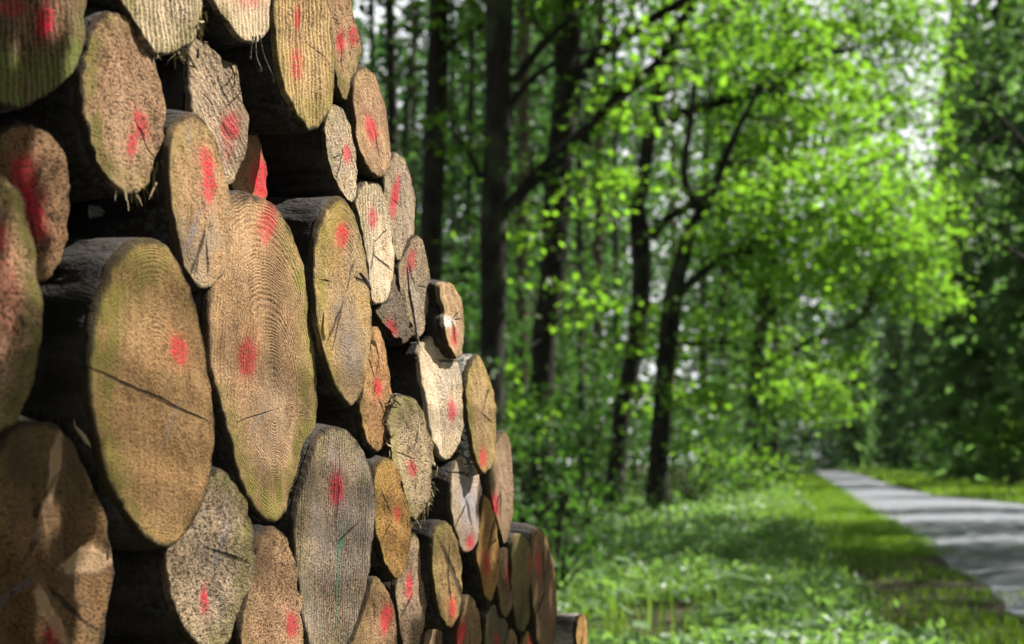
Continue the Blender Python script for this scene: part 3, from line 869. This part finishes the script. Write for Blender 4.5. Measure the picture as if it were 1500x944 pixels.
# herb layer: between the stack, the trees and the mown verge
n = 17000
Y = ypick(n, 11.8, 95, rng, 1.5)
xr = 1.75 + .1375 * Y - 1.1 - .010 * Y
X = np.minimum(rng.uniform(-.07 * Y - 1.2, xr, n), xr - np.abs(rng.normal(0, .5, n)))
patch = np.array([mnoise.noise(Vector((x * .55, y * .4, 8))) for x, y in zip(X, Y)])
keep = patch > -.32
X, Y, patch = X[keep], Y[keep], patch[keep]
H = (.14 + .40 * np.clip(patch + .2, 0, 1) ** 1.3) * rng.uniform(.6, 1.3, len(X))
Yn = rng.uniform(2.5, 12.5, 1500)                   # low herbs nearer than the picture reaches
Xn = rng.uniform(.3 + .08 * Yn - .2, left_edge(Yn) - .9)
X, Y, H = np.r_[X, Xn], np.r_[Y, Yn], np.r_[H, rng.uniform(.06, .24, 1500)]
PP, SS = [], []
for x, y, h in zip(X, Y, H):
    k = 13 if y < 30 else 9
    a = rng.uniform(0, 6.283, k); r = np.abs(rng.normal(0, .11, k)) * (1 if y < 30 else 1.7)
    z = h * rng.uniform(.25, 1.0, k)
    PP.append(np.stack([x + np.cos(a) * r, y + np.sin(a) * r, z], 1)); SS.append(rng.uniform(.04, .105, k) * (1 if y < 30 else 1.5))
tag(leaves('ground_cover', np.concatenate(PP), np.concatenate(SS), LEAF_HERB, None, rng, flat=.9, width=.3), 'low herbs and nettles carpeting the forest edge beside the stack', 'ground cover', kind='stuff')


def blades(name, X, Y, h, w, rng, label, mat):
    n = len(X)
    base = np.stack([X, Y, np.zeros(n)], 1)
    a = rng.uniform(0, 6.283, n)
    side = np.stack([np.cos(a), np.sin(a), np.zeros(n)], 1) * (w / 2)[:, None]
    lean = rng.normal(0, .32, (n, 3)) * h[:, None]; lean[:, 2] = 0
    mid = base + lean * .35 + np.array([0, 0, 1]) * (h * .6)[:, None]
    tip = base + lean + np.array([0, 0, 1]) * h[:, None]
    v = np.stack([base - side, base + side, mid + side * .8, mid - side * .8, tip + side * .1, tip - side * .1], 1).reshape(-1, 3)
    i = np.arange(n)[:, None] * 6
    f = np.concatenate([i + np.array([[0, 1, 2, 3]]), i + np.array([[3, 2, 4, 5]])], 1).reshape(-1, 4)
    return tag(mesh_np(name, v, f, mat, None, False, {'tint': ('FACE', np.repeat(rng.beta(2, 2, n), 2))}), label, 'grass', kind='stuff')


n = 62000
Y = ypick(n, 11, 150, rng, 1.55)
X = left_edge(Y) + .16 * rng.normal(0, 1, n) - .02 - np.abs(rng.normal(0, 1.0, n)) * np.clip(.42 + .016 * Y, 0, 1.7)
pt_ = np.array([mnoise.noise(Vector((x * .9, y * .5, 2))) for x, y in zip(X, Y)])
keep = (pt_ > -.25) | (Y > 35)
bare = (left_edge(Y) - X < 1.15 + .7 * pt_) & (Y < 25)
keep &= ~(bare & (rng.uniform(0, 1, n) > .12))
X, Y, pt_ = X[keep], Y[keep], pt_[keep]
far = 1 + Y / 32
blades('grass', X, Y, np.where(left_edge(Y) - X < 1.6, .06, .17) * rng.uniform(.4, 1.5, len(X)) * (1 + .8 * np.clip(pt_, -.4, 1)) * (1 + Y / 260), .008 * far, rng, 'short bright grass on the verge along the left edge of the track', GRASS)
n = 1500
Y = ypick(n, 12, 40, rng, 1.5); X = rng.uniform(-.05 * Y, left_edge(Y) - 1.2, n)
blades('grass', X, Y, rng.uniform(.15, .42, n), .007 * (1 + Y / 30), rng, 'taller grass blades standing up through the low herbs', GRASS)
n = 26000
Y = ypick(n, 45, 230, rng, 1.3)
X = np.array([right_edge(y) for y in Y]) + .1 + np.abs(rng.normal(0, 1, n)) * (5 + .02 * Y)
blades('grass', X, Y, rng.uniform(.06, .22, n) * (1 + Y / 260), .012 * (1 + Y / 30), rng, 'grass strip on the far side of the track below the conifers', GRASS)

# tall nettle close to the stack's end
def herb_plant(name, label, cat, px, py, Y, h, n, size, seed, mat=LEAF_HERB):
    rng = np.random.default_rng(seed)
    p = at(px, py, Y); p.z = 0
    root = tag(empty(name, p), label, cat)
    tb = Tubes(); tb.add([p, p + Vector((.02, 0, h * .5)), p + Vector((.0, .02, h))], [.006, .005, .003], 6)
    tb.build('stem', GRASS, root)
    pos, dr = [], []
    for k in range(n):
        z = h * (.35 + .65 * k / (n - 1)); a = (k % 2) * math.pi + (k // 2) * 1.57 + .4
        l = size * (1.15 - .5 * k / n)
        pos.append((p.x + math.cos(a) * l * .75, p.y + math.sin(a) * l * .75, z)); dr.append((math.cos(a), math.sin(a), -.15))
    leaves('leaves', np.array(pos), size, mat, root, rng, direction=np.array(dr), flat=2.2, width=.3, rnd=.5)


herb_plant('nettle', 'tall herb with large dark drooping leaves beside the pale-barked log', 'plant', 902, 900, 12.2, .62, 12, .20, 3)
herb_plant('nettle', 'leggy herb with shiny pale leaves in front of the leaning trunk', 'plant', 883, 800, 22, .75, 12, .22, 4)
herb_plant('nettle', 'bushy herb growing at the bottom edge of the picture in the sunlit clearing', 'plant', 1085, 905, 13.2, .5, 14, .16, 8)

# ------------------------------------------------------------------ named trees
forest_tree('oak_tree', 'dark straight trunk rising just right of the stack, nearest to the logs', 'tree', 33,
  [(626,790,36),(626,560,34),(632,330,33),(640,120,33),(644,-40,30),(648,-300,22)], [[(655,70,12),(682,52,11),(712,34,10)]],
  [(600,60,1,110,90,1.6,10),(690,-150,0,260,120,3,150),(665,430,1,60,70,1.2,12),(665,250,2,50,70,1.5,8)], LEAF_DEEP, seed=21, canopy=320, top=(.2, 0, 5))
forest_tree('oak_tree', 'thick dark trunk with a long bough curving up to its right', 'tree', 30,
  [(716,800,40),(720,560,36),(722,430,38),(724,300,40),(729,160,38),(732,0,42),(735,-200,30)],
  [[(742,305,20),(775,270,20),(805,240,20),(850,200,21),(905,145,21),(960,95,14)],[(704,262,9),(685,222,8),(660,188,5)],[(752,120,12),(800,60,12),(840,25,9)],[(740,165,10),(775,120,10),(822,88,8),(880,70,6)]],
  [(900,180,0,40,50,1.6,8),(765,350,1,30,50,1.5,6),(690,200,1,40,100,2,7),(820,-140,0,330,130,4,190),(870,280,0,40,60,1.3,10),(690,60,2,60,70,2,6),(980,70,-1,80,70,1.6,10)], LEAF, seed=22, canopy=320, top=(.3, 0, 5))
forest_tree('oak_tree', 'massive dark trunk half hidden by leaves, leaning slightly right behind the long bough', 'tree', 34,
  [(784,790,42),(792,620,34),(798,500,38),(812,390,40),(814,310,41),(828,150,36),(832,0,40),(834,-200,32)],
  [[(842,120,16),(875,82,17),(905,62,16),(945,34,15),(1003,0,13),(1060,-40,9)],[(840,100,10),(812,60,10),(770,20,8)]],
  [(880,160,-1,20,50,1.0,5),(850,450,-1.5,70,40,1.4,9),(905,250,0,50,50,1.6,7),(960,-120,0,330,120,4,180),(840,30,-1,80,45,1.5,8),(770,600,-1.5,60,60,1.5,14)], LEAF, seed=23, canopy=320, top=(.2, .2, 5))
forest_tree('oak_tree', 'leaning trunk with a level bough reaching far right towards the track', 'tree', 42,
  [(892,758,32),(903,690,27),(912,600,26),(930,510,27),(940,420,28),(938,350,30),(934,300,24),(942,262,22),(952,190,21),(968,120,22),(984,60,18),(1012,0,16),(1040,-120,12)],
  [[(956,350,14),(975,322,13),(1005,306,12),(1040,285,8)],[(958,186,16),(985,172,16),(1030,156,16),(1080,142,15),(1124,128,15),(1166,104,13),(1214,80,10),(1250,74,6)],[(968,120,14),(974,60,14),(973,0,12),(970,-120,9)],[(988,74,8),(1032,56,8),(1052,48,9),(1066,20,9),(1080,-10,8)]],
  [(1030,110,0,80,100,2.2,40),(1110,60,0,110,90,2.5,90),(1190,120,0,100,80,2.3,90),(1060,240,1,110,60,2,36),(950,500,-1,60,40,1.4,16),(970,590,-1,60,30,1.2,10),(1150,210,0,110,70,2,75),(1080,-120,0,380,130,4,170),(1240,190,-1,70,60,1.8,46)], LEAF, seed=24, canopy=200, top=(.5, .2, 4), per=14)
forest_tree('oak_tree', 'forked dark trunk standing on the verge right of the leaning one', 'tree', 39,
  [(961,766,34),(965,680,30),(970,600,28),(978,505,29),(986,440,30),(997,390,24),(1010,342,18),(1028,306,17)],
  [[(1028,306,14),(1012,288,13),(1003,262,12),(1003,235,11),(1013,170,9),(1020,100,7)],[(1028,306,14),(1040,296,13),(1060,240,12),(1074,205,12),(1090,170,8),(1120,120,5)],[(992,432,14),(1018,408,13),(1048,386,11),(1075,372,6)]],
  [(1080,330,0,100,70,1.8,60),(1190,300,-.5,120,80,2,110),(1050,480,-1,70,50,1.6,20),(1160,400,0,90,50,1.8,40),(1000,570,-1,80,40,1.6,16),(1140,560,-.5,60,40,1.8,12),(1280,290,0,90,90,1.8,100),(1040,640,-.5,60,30,1.2,8)], LEAF, seed=25, canopy=0, per=14)
forest_tree('oak_tree', 'slender dark trunk near the track under the brightest hanging leaves', 'tree', 68,
  [(1100,726,22),(1101,640,20),(1109,520,20),(1116,470,22),(1119,415,20),(1130,360,17),(1140,240,13),(1150,100,10)],
  [[(1122,466,11),(1138,452,11),(1153,443,9),(1175,430,5)],[(1108,545,8),(1165,510,7),(1225,485,5),(1260,470,4)]],
  [(1180,420,0,90,60,2.4,80),(1280,390,0,110,80,2.6,140),(1340,420,0,60,60,2,60),(1210,520,0,80,45,2,40),(1150,610,0,70,40,2,24),(1240,110,0,110,120,3,130),(1320,110,0,70,100,2,110),(1270,20,0,100,60,2,100),(1290,250,0,60,50,2,50),(1340,20,0,50,50,2,34),(1330,330,0,80,80,2.2,100),(1200,590,0,60,35,2,26),(1320,210,0,70,90,2.2,40)], LEAF, seed=26, canopy=120, size=.22, spread=.42, per=14)
forest_tree('oak_tree', 'short-looking dark trunk farther back, between the forked and the slender one', 'tree', 64,
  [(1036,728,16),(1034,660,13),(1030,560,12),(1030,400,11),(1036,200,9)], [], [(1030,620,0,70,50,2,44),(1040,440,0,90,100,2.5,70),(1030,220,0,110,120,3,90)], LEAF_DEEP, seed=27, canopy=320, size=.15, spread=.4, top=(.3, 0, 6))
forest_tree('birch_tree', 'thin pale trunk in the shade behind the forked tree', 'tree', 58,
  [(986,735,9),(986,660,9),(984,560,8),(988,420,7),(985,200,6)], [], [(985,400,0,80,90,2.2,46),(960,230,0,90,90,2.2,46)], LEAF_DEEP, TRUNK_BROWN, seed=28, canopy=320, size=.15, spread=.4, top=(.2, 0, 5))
for i, (x0, x1, x2, w, Yd, lab) in enumerate([
  (590, 582, 570, 19, 46, 'thin dark trunk just right of the topmost log ends'),
  (612, 608, 604, 8, 60, 'very thin pale trunk between the first thin trunk and the straight one'),
  (548, 546, 545, 9, 62, 'faint thin trunk directly above the smooth pinkish log end'),
  (676, 684, 692, 10, 55, 'thin dark trunk seen between the straight and the thick trunk'),
  (760, 764, 768, 22, 58, 'reddish pine trunk in the gap between the two thickest trunks'),
  (668, 664, 662, 7, 70, 'wispy far trunk right beside the straight dark trunk'),
  (872, 876, 880, 14, 66, 'grey pine trunk behind the long bough of the thick tree'),
  (905, 902, 900, 9, 74, 'distant trunk crossing behind the crook of the leaning tree'),
  (852, 850, 848, 12, 52, 'dim trunk low in the undergrowth left of the leaning tree'),
  (1060, 1062, 1066, 10, 84, 'far thin trunk under the bright leaves, left of the slender one')]):
    forest_tree('pine_tree' if 'pine' in lab else 'forest_tree', lab, 'tree', Yd, [(x0, 735, w), (x1, 400, w * .9), (x2, 0, w * .75), (x2 - 3, -250, w * .5)], [],
      [(x1 + rng.uniform(-40, 40), y_, rng.uniform(-2, 2), 75, 70, 2.5, nn) for y_, nn in ((560, 16), (380, 16), (230, 14), (90, 12), (-80, 26))], FAR_LEAF if i in (0, 1, 2, 3, 5) else LEAF_DEEP, TRUNK_BROWN if 'pine' in lab or 'pale' in lab else TRUNK, size=.17, spread=.45, per=13, seed=40 + i, top=(.2, 0, 5), tw=2, canopy=220)

forest_tree('hazel_tree', 'pale bright tree hanging over the track where it disappears', 'tree', 98, [(1118,708,10),(1120,620,9),(1128,540,8),(1140,470,6)], [[(1122,600,6),(1150,560,5),(1185,540,4)]],
  [(1170,560,0,70,50,3,80),(1140,500,0,60,50,3,40),(1215,590,0,36,34,2,30)], LEAF, seed=69, size=.24, spread=.5, per=15)

forest_tree('oak_tree', 'leafy tree with soft green boughs hanging in front of the conifers at the right', 'tree', 76, [(1545,735,26),(1543,500,24),(1536,250,20),(1530,0,16)], [[(1542,420,12),(1500,380,9),(1450,350,6)],[(1538,260,12),(1490,200,9),(1440,150,6)]],
  [(1392,90,0,36,90,2,50),(1396,230,0,30,60,1.8,24),(1450,130,0,50,50,2.2,22),(1430,250,0,50,50,2.2,26),(1490,50,0,60,50,2.2,22),(1450,340,0,40,40,2,12),(1420,30,0,40,50,2,22)], LEAF_SIDE, seed=170, size=.22, spread=.45, per=15, canopy=120)

# ------------------------------------------------------------------ undergrowth: saplings and bushes
def bush(name, label, px, py, Y, w, h, n, mat, seed, size=.10, per=14, spread=.22, cat='bush'):
    rng = np.random.default_rng(seed)
    b0 = at(px, py, Y); b0.z = 0
    root = tag(empty(name, b0), label, cat, 'undergrowth below the trees')
    cs = in_ball(n, rng) * np.array([w, w * .8, h * .5]) + np.array([b0.x, b0.y, h * .52])
    cs = cs[cs[:, 2] > .15]
    tb = Tubes()
    for q in cs[:14]:
        q = Vector(q); m_ = b0 * .5 + q * .5 + Vector((0, 0, h * .1))
        tb.add([b0 + Vector(rng.normal(0, .06, 3)) * 1, m_, q], [.022, .014, .004], 5, .1)
    tb.build('stems', TRUNK, root)
    pos = clumps(cs, per, spread, rng)
    leaves('foliage', pos, rng.uniform(.7, 1.3, len(pos)) * size, mat, root, rng, flat=.8)
    return root


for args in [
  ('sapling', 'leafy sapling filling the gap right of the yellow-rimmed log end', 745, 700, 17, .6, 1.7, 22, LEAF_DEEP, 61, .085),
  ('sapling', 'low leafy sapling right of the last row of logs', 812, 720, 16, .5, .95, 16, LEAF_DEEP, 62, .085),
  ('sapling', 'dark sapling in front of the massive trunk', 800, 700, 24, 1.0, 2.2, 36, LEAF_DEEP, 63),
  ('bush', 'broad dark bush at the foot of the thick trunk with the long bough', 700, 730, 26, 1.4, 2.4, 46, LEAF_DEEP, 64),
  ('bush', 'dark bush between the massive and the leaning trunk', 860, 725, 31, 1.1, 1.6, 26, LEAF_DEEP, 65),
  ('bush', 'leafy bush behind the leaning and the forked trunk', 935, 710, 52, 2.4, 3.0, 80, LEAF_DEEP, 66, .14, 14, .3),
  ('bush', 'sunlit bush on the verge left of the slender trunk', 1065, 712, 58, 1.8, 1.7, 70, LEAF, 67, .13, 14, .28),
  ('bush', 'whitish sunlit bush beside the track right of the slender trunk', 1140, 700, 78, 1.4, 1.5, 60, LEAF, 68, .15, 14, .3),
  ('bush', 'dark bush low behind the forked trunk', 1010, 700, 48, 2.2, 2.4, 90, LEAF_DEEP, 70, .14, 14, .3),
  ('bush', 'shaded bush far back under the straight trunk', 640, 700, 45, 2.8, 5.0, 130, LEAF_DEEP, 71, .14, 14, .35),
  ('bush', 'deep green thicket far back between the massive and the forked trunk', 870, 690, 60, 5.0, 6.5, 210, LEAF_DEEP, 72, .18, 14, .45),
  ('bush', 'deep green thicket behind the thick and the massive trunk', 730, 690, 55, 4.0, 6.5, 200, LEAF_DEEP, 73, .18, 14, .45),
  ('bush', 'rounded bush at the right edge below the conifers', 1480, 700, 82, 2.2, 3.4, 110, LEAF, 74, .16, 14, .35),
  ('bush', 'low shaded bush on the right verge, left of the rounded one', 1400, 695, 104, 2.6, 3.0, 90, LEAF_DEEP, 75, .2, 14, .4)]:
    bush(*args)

# ------------------------------------------------------------------ conifers right of the track
def conifer_meshes(seed, H, w):
    rng = np.random.default_rng(seed)
    tb = Tubes(); tb.add([Vector((0, 0, -.1)), Vector((0, 0, H * .5)), Vector((0, 0, H))], [.24, .15, .02], 9, .1)
    pos, dr = [], []
    z = 1.0
    while z < H - .3:
        L = w * (1 - (z / H) ** 1.4) * rng.uniform(.75, 1.1) + .3
        for k in range(6):
            a = rng.uniform(0, 6.283); l = L * rng.uniform(.6, 1.1)
            d = np.array([math.cos(a), math.sin(a), 0])
            if k < 3: tb.add([Vector((0, 0, z)), Vector(d * l * .5) + Vector((0, 0, z + .05 * l)), Vector(d * l) + Vector((0, 0, z - .22 * l))], [.03, .02, .006], 4)
            m = max(3, int(l * 6))
            t = rng.uniform(.15, 1, m)
            p = d * (t * l)[:, None] + np.array([0, 0, z]) + np.stack([np.zeros(m), np.zeros(m), -.22 * l * t ** 2], 1) + rng.normal(0, .12, (m, 3))
            pos.append(p); dr.append(np.broadcast_to(d + np.array([0, 0, -.35]), (m, 3)) + rng.normal(0, .4, (m, 3)))
        z += rng.uniform(.34, .5)
    return tb, np.concatenate(pos), np.concatenate(dr), rng


CON = {}
for k, (H, w) in enumerate([(27, 3.0), (31, 3.4), (23, 2.6)]):
    CON[k] = conifer_meshes(80 + k, H, w)
con_src = {}
for (px, Y, k, rz, lab, *sc) in [
  (1462, 92, 1, .3, 'tall dark conifer at the right edge of the picture, nearest to the track'),
  (1535, 84, 0, 2.1, 'dark conifer half cut off by the right edge of the picture'),
  (1420, 118, 0, 1.2, 'dark blue-green conifer just left of the tallest one at the right edge'),
  (1500, 112, 1, 4.0, 'conifer standing behind the two foremost ones at the right edge'),
  (1392, 150, 1, 5.0, 'hazy conifer bordering the bright sky gap on its right'),
  (1452, 150, 0, .9, 'hazy conifer in the second row behind the right edge trees'),
  (1350, 175, 2, 2.7, 'small far conifer above the middle of the bend in the track'),
  (1312, 205, 2, 1.7, 'farthest dark conifer right above where the track vanishes'),
  (1420, 185, 1, 3.3, 'pale far conifer showing between the nearer dark ones'),
  (1255, 215, 2, .2, 'dim low conifer at the very end of the track'),
  (1402, 200, 1, 1.4, 'very tall faint conifer rising to the top edge right of the bright sky gap', 1.55),
  (1470, 205, 0, 2.4, 'very tall faint conifer deep behind the right edge trees', 1.7),
  (1376, 235, 2, 3.9, 'faint narrow conifer closing the right side of the track bend', 1.5)]:
    o = tag(empty('conifer', (((px - CX) / F) * Y, Y, 0), rz), lab, 'conifer', 'conifers across the track')
    tb, pos, dr, rg = CON[k]
    if sc: o.scale = (sc[0],) * 3
    if k not in con_src:
        t = mesh_np('trunk', np.array([tuple(p) for p in tb.v]), tb.f, TRUNK, o, True)
        vv = leaf_geo(pos, rg.uniform(.6, 1.1, len(pos)), rg, flat=.9, width=.25, droop=.12, direction=dr)
        c_ = mesh_np('crown', vv, quads_of(len(vv)), NEEDLE, o, False, {'tint': ('FACE', rg.beta(2, 2, len(vv) // 4))})
        con_src[k] = (t, c_)
    else:
        for s_ in con_src[k]:
            d_ = s_.copy(); COL.objects.link(d_); d_.parent = o

# ------------------------------------------------------------------ far wood that reads as one mass
rng = np.random.default_rng(99)
cs, tb = [], Tubes()
for (px0, px1, Ya, Yb, n, top, dens) in [(-1400, 300, 60, 150, 80, 20, 26), (300, 900, 85, 150, 90, 24, 36), (680, 1140, 100, 170, 80, 36, 42), (1060, 1420, 225, 300, 110, 33, 64), (1380, 1720, 130, 260, 40, 34, 40), (520, 760, 75, 95, 6, 22, 14)]:
    for k in range(n):
        px = rng.uniform(px0, px1); Y = rng.uniform(Ya, Yb); x = (px - CX) / F * Y
        h = top * rng.uniform(.75, 1.15)
        if k % 4 == 0: tb.add([Vector((x, Y, -.1)), Vector((x + rng.normal(0, .3), Y, h * .5)), Vector((x + rng.normal(0, .6), Y, h))], [.2, .15, .03], 6)
        w = rng.uniform(1.8, 3.4)
        zz = rng.uniform(.02, 1, dens) ** (1.25 if Ya > 200 else .85) * h
        r = w * np.sqrt(np.clip(1.1 - (zz / h) ** 2, .05, 1)) * np.sqrt(rng.uniform(0, 1, dens)); a = rng.uniform(0, 6.283, dens)
        cs.append(np.stack([x + np.cos(a) * r, Y + np.sin(a) * r, zz], 1))
cs = np.concatenate(cs)
pos = clumps(cs, 15, .75, rng)
lv = leaf_geo(pos, rng.uniform(.3, .6, len(pos)), rng, flat=.5)
tv = np.array([tuple(p) for p in tb.v]); tq = np.array(tb.f, dtype=np.int32)
allv = np.concatenate([tv, lv]); allq = np.concatenate([tq, quads_of(len(lv)) + len(tv)])
tag(mesh_np('distant_wood', allv, allq, [TRUNK, FAR_LEAF], None, False, {'tint': ('FACE', rng.beta(2, 2, len(allq)))}, np.r_[np.zeros(len(tq)), np.ones(len(allq) - len(tq))]),
    'far-off green wood closing the view behind the nearer trees', 'wood', kind='stuff')

# ------------------------------------------------------------------ unseen trees placed outside the frame to throw shade and block sky light
rng = np.random.default_rng(123)
src = None
for i, (x, y, s) in enumerate([(14.9, 19.9, 1.1), (16.2, 29.2, 1.05), (11.8, 34.5, .95), (19.2, 39.5, 1.1), (21.5, 50, 1.05), (26, 66, 1.1), (13.2, 24.6, .9), (31, 82, 1.2), (15.5, 12.0, .9), (11.2, 28.0, 1.0), (8, -1.8, 1.1), (13.5, 0, 1.15), (4.5, -7, 1.2), (11, -8, 1.2), (-4, -6, 1.2), (-6.5, 2.5, 1.1), (-7.5, 10, 1.1), (-2.5, 13, 1.15), (20, -3, 1.3)]):
    if src is None:
        src = empty('shade_tree', (x, y, 0))
        tb = Tubes(); tb.add([Vector((x, y, -.1)), Vector((x + .1, y, 5)), Vector((x, y + .2, 10)), Vector((x, y, 15))], [.3, .24, .16, .03], 10, .15)
        cs = in_ball(270, rng) * np.array([3.3, 3.3, 5.0]) + np.array([x, y, 10.8])
        for q in cs[:30]: tb.add([Vector((x, y, max(3.5, q[2] - 2))), Vector(((x + q[0]) / 2, (y + q[1]) / 2, q[2] - .6)), Vector(q)], [.07, .04, .01], 5)
        tb.build('trunk', TRUNK, src)
        pos = clumps(cs, 17, .42, rng)
        leaves('crown', pos, rng.uniform(.16, .28, len(pos)), LEAF, src, rng)
        t = src
    else:
        t = src.copy(); COL.objects.link(t); t.location = (x, y, 0); t.rotation_euler = (0, 0, i * 1.3); t.scale = (s, s, s)
        for ch in list(src.children):
            c = ch.copy(); COL.objects.link(c); c.parent = t
    tag(t, 'unseen leafy tree outside the picture, added for the shade it casts', 'tree', 'trees outside the picture added to cast shade')

# unseen beech added behind the camera, leaves set along sun rays to dapple logs
broot = tag(empty('shade_beech', (1.7, -1.6, 0)), 'unseen beech added behind the viewpoint, its leaves placed to shade the stack', 'tree')
tb = Tubes(); tb.add([Vector((1.7, -1.6, -.1)), Vector((1.75, -1.5, 3)), Vector((1.9, -1.3, 5.5)), Vector((2.0, -1.3, 9))], [.2, .16, .13, .04], 12, .15)
tb.build('trunk', TRUNK, broot)
tb = Tubes(); pp = []
LIT = [(78, 745, 12, 60, 14), (138, 822, 30, 22, -10), (85, 900, 14, 55, -32), (8, 790, 22, 30, -25), (30, 240, 30, 60, 0), (60, 330, 16, 30, 0), (67, 30, 14, 30, 0), (700, 790, 14, 50, 0), (660, 860, 9, 50, 0)]
for (px, py, rx, ry, n, t) in [(25, 40, 105, 130, 210, 1.75), (98, 300, 32, 120, 75, 1.7), (45, 790, 98, 180, 290, 1.6), (20, 620, 60, 60, 40, 1.6),
                               (800, 860, 40, 110, 170, 2.6), (740, 900, 55, 110, 170, 2.6), (640, 945, 45, 40, 60, 2.6), (738, 700, 14, 70, 22, 2.6), (-80, 420, 50, 160, 70, 1.7)]:
    got = []
    while len(got) < n:
        a = rng.uniform(0, 6.283); k = math.sqrt(rng.uniform(0, 1))
        x, y = px + rx * k * math.cos(a), py + ry * k * math.sin(a)
        lit = False
        for (ex, ey, ea, eb, an) in LIT:
            ca, sa = math.cos(R(an)), math.sin(R(an)); dx, dy = x - ex, y - ey
            if ((dx * ca + dy * sa) / (ea + 14)) ** 2 + ((-dx * sa + dy * ca) / (eb + 22)) ** 2 < 1: lit = True
        if lit and rng.uniform() > .04: continue
        p = on_face(x, y, .03) + SUN * (t + rng.uniform(-.18, .18))
        got.append(tuple(p))
    got = np.array(got)
    pp.append(got)
    cv = Vector(got.mean(0)) + Vector((0, 0, .08))
    tb.add([Vector((1.85, -1.35, 5.0)), Vector((1.9, .6, 5.2)), cv * .6 + Vector((1.6, .9, 4.6)) * .4, cv], [.022, .013, .006, .003], 6)
    for q in got[:12]: tb.add([cv, (cv + Vector(q)) / 2 + Vector((0, 0, .03)), Vector(q)], [.004, .003, .0015], 4)
tb.build('boughs', TRUNK, broot)
pp = np.concatenate(pp)
leaves('crown', pp, rng.uniform(.055, .085, len(pp)), LEAF, broot, rng, flat=1.0)

# ------------------------------------------------------------------ moist forest air
hb = bpy.data.materials.new('moist_air'); hb.use_nodes = True; hn_ = hb.node_tree; hn_.nodes.clear()
hp = hn_.nodes.new('ShaderNodeVolumePrincipled'); hp.inputs['Color'].default_value = (.80, .92, .95, 1); hp.inputs['Density'].default_value = HAZE; hp.inputs['Anisotropy'].default_value = .3
ho = hn_.nodes.new('ShaderNodeOutputMaterial'); hn_.links.new(hp.outputs[0], ho.inputs['Volume'])
xs, yy, zs = (-300, 330), (-80, 460), (-1.2, 62)
hv = [(x, y, z) for x in xs for y in yy for z in zs]
hq = [(0, 1, 3, 2), (4, 6, 7, 5), (0, 4, 5, 1), (2, 3, 7, 6), (0, 2, 6, 4), (1, 5, 7, 3)]
if HAZE: tag(mesh_np('haze', hv, hq, hb), kind='stuff')

# ------------------------------------------------------------------ sky, sun, camera
world = bpy.data.worlds.new('World'); scene.world = world; world.use_nodes = True
nt = world.node_tree; nt.nodes.clear()
sky = nt.nodes.new('ShaderNodeTexSky'); sky.sky_type = 'NISHITA'; sky.sun_disc = False
sky.sun_elevation = SUN_EL; sky.sun_rotation = SUN_AZ; sky.air_density = 1.0; sky.dust_density = 2.5
bg = nt.nodes.new('ShaderNodeBackground'); bg.inputs[1].default_value = .02
wo = nt.nodes.new('ShaderNodeOutputWorld')
# white low cloud band added to brighten the sky seen between the trees
tcw = nt.nodes.new('ShaderNodeTexCoord'); nzw = nt.nodes.new('ShaderNodeTexNoise'); nzw.inputs['Scale'].default_value = 2.2; nzw.inputs['Detail'].default_value = 6
mrw = nt.nodes.new('ShaderNodeMapRange'); mrw.inputs[1].default_value = .2; mrw.inputs[2].default_value = .42
mxw = nt.nodes.new('ShaderNodeMix'); mxw.data_type = 'RGBA'; mxw.inputs[7].default_value = (24, 24.3, 24.8, 1)
nt.links.new(tcw.outputs['Generated'], nzw.inputs['Vector']); nt.links.new(nzw.outputs['Fac'], mrw.inputs[0])
spw = nt.nodes.new('ShaderNodeSeparateXYZ'); nt.links.new(tcw.outputs['Generated'], spw.inputs[0])
lo_ = nt.nodes.new('ShaderNodeMapRange'); lo_.inputs[1].default_value = .42; lo_.inputs[2].default_value = .22; nt.links.new(spw.outputs[2], lo_.inputs[0])
mlw = nt.nodes.new('ShaderNodeMath'); mlw.operation = 'MULTIPLY'; nt.links.new(mrw.outputs[0], mlw.inputs[0]); nt.links.new(lo_.outputs[0], mlw.inputs[1])
nt.links.new(mlw.outputs[0], mxw.inputs[0]); nt.links.new(sky.outputs[0], mxw.inputs[6])
nt.links.new(mxw.outputs[2], bg.inputs[0]); nt.links.new(bg.outputs[0], wo.inputs[0])
sd = bpy.data.lights.new('sun', 'SUN'); sd.energy = 5.0; sd.angle = R(.53); sd.color = (1, .955, .88)
so = bpy.data.objects.new('sun', sd); COL.objects.link(so)
so.rotation_euler = SUN.to_track_quat('Z', 'Y').to_euler(); so.location = (20, 10, 30)

cd = bpy.data.cameras.new('camera'); co = bpy.data.objects.new('camera', cd); COL.objects.link(co)
co.location = (0, 0, EYE); co.rotation_euler = (R(90), 0, 0)
cd.sensor_width = 36; cd.lens = F / 1500 * 36; cd.shift_y = (HY - 472) / 1500
cd.clip_end = 2000; cd.clip_start = .05
cd.dof.use_dof = True; cd.dof.focus_distance = 2.75; cd.dof.aperture_fstop = 8.0; cd.dof.aperture_blades = 0
scene.camera = co

scene.render.engine = 'CYCLES'
cy = scene.cycles
cy.max_bounces = 4; cy.diffuse_bounces = 1; cy.glossy_bounces = 2; cy.transmission_bounces = 3; cy.transparent_max_bounces = 4; cy.volume_bounces = 0
cy.adaptive_threshold = .015; cy.sample_clamp_indirect = 4.0
cy.use_denoising = True
try: cy.denoiser = 'OPENIMAGEDENOISE'
except Exception: pass
vs = scene.view_settings
scene.display_settings.display_device = 'sRGB'
vs.view_transform = 'Standard'; vs.look = 'None'; vs.gamma = 1.0; vs.exposure = 1.7; vs.use_curve_mapping = False
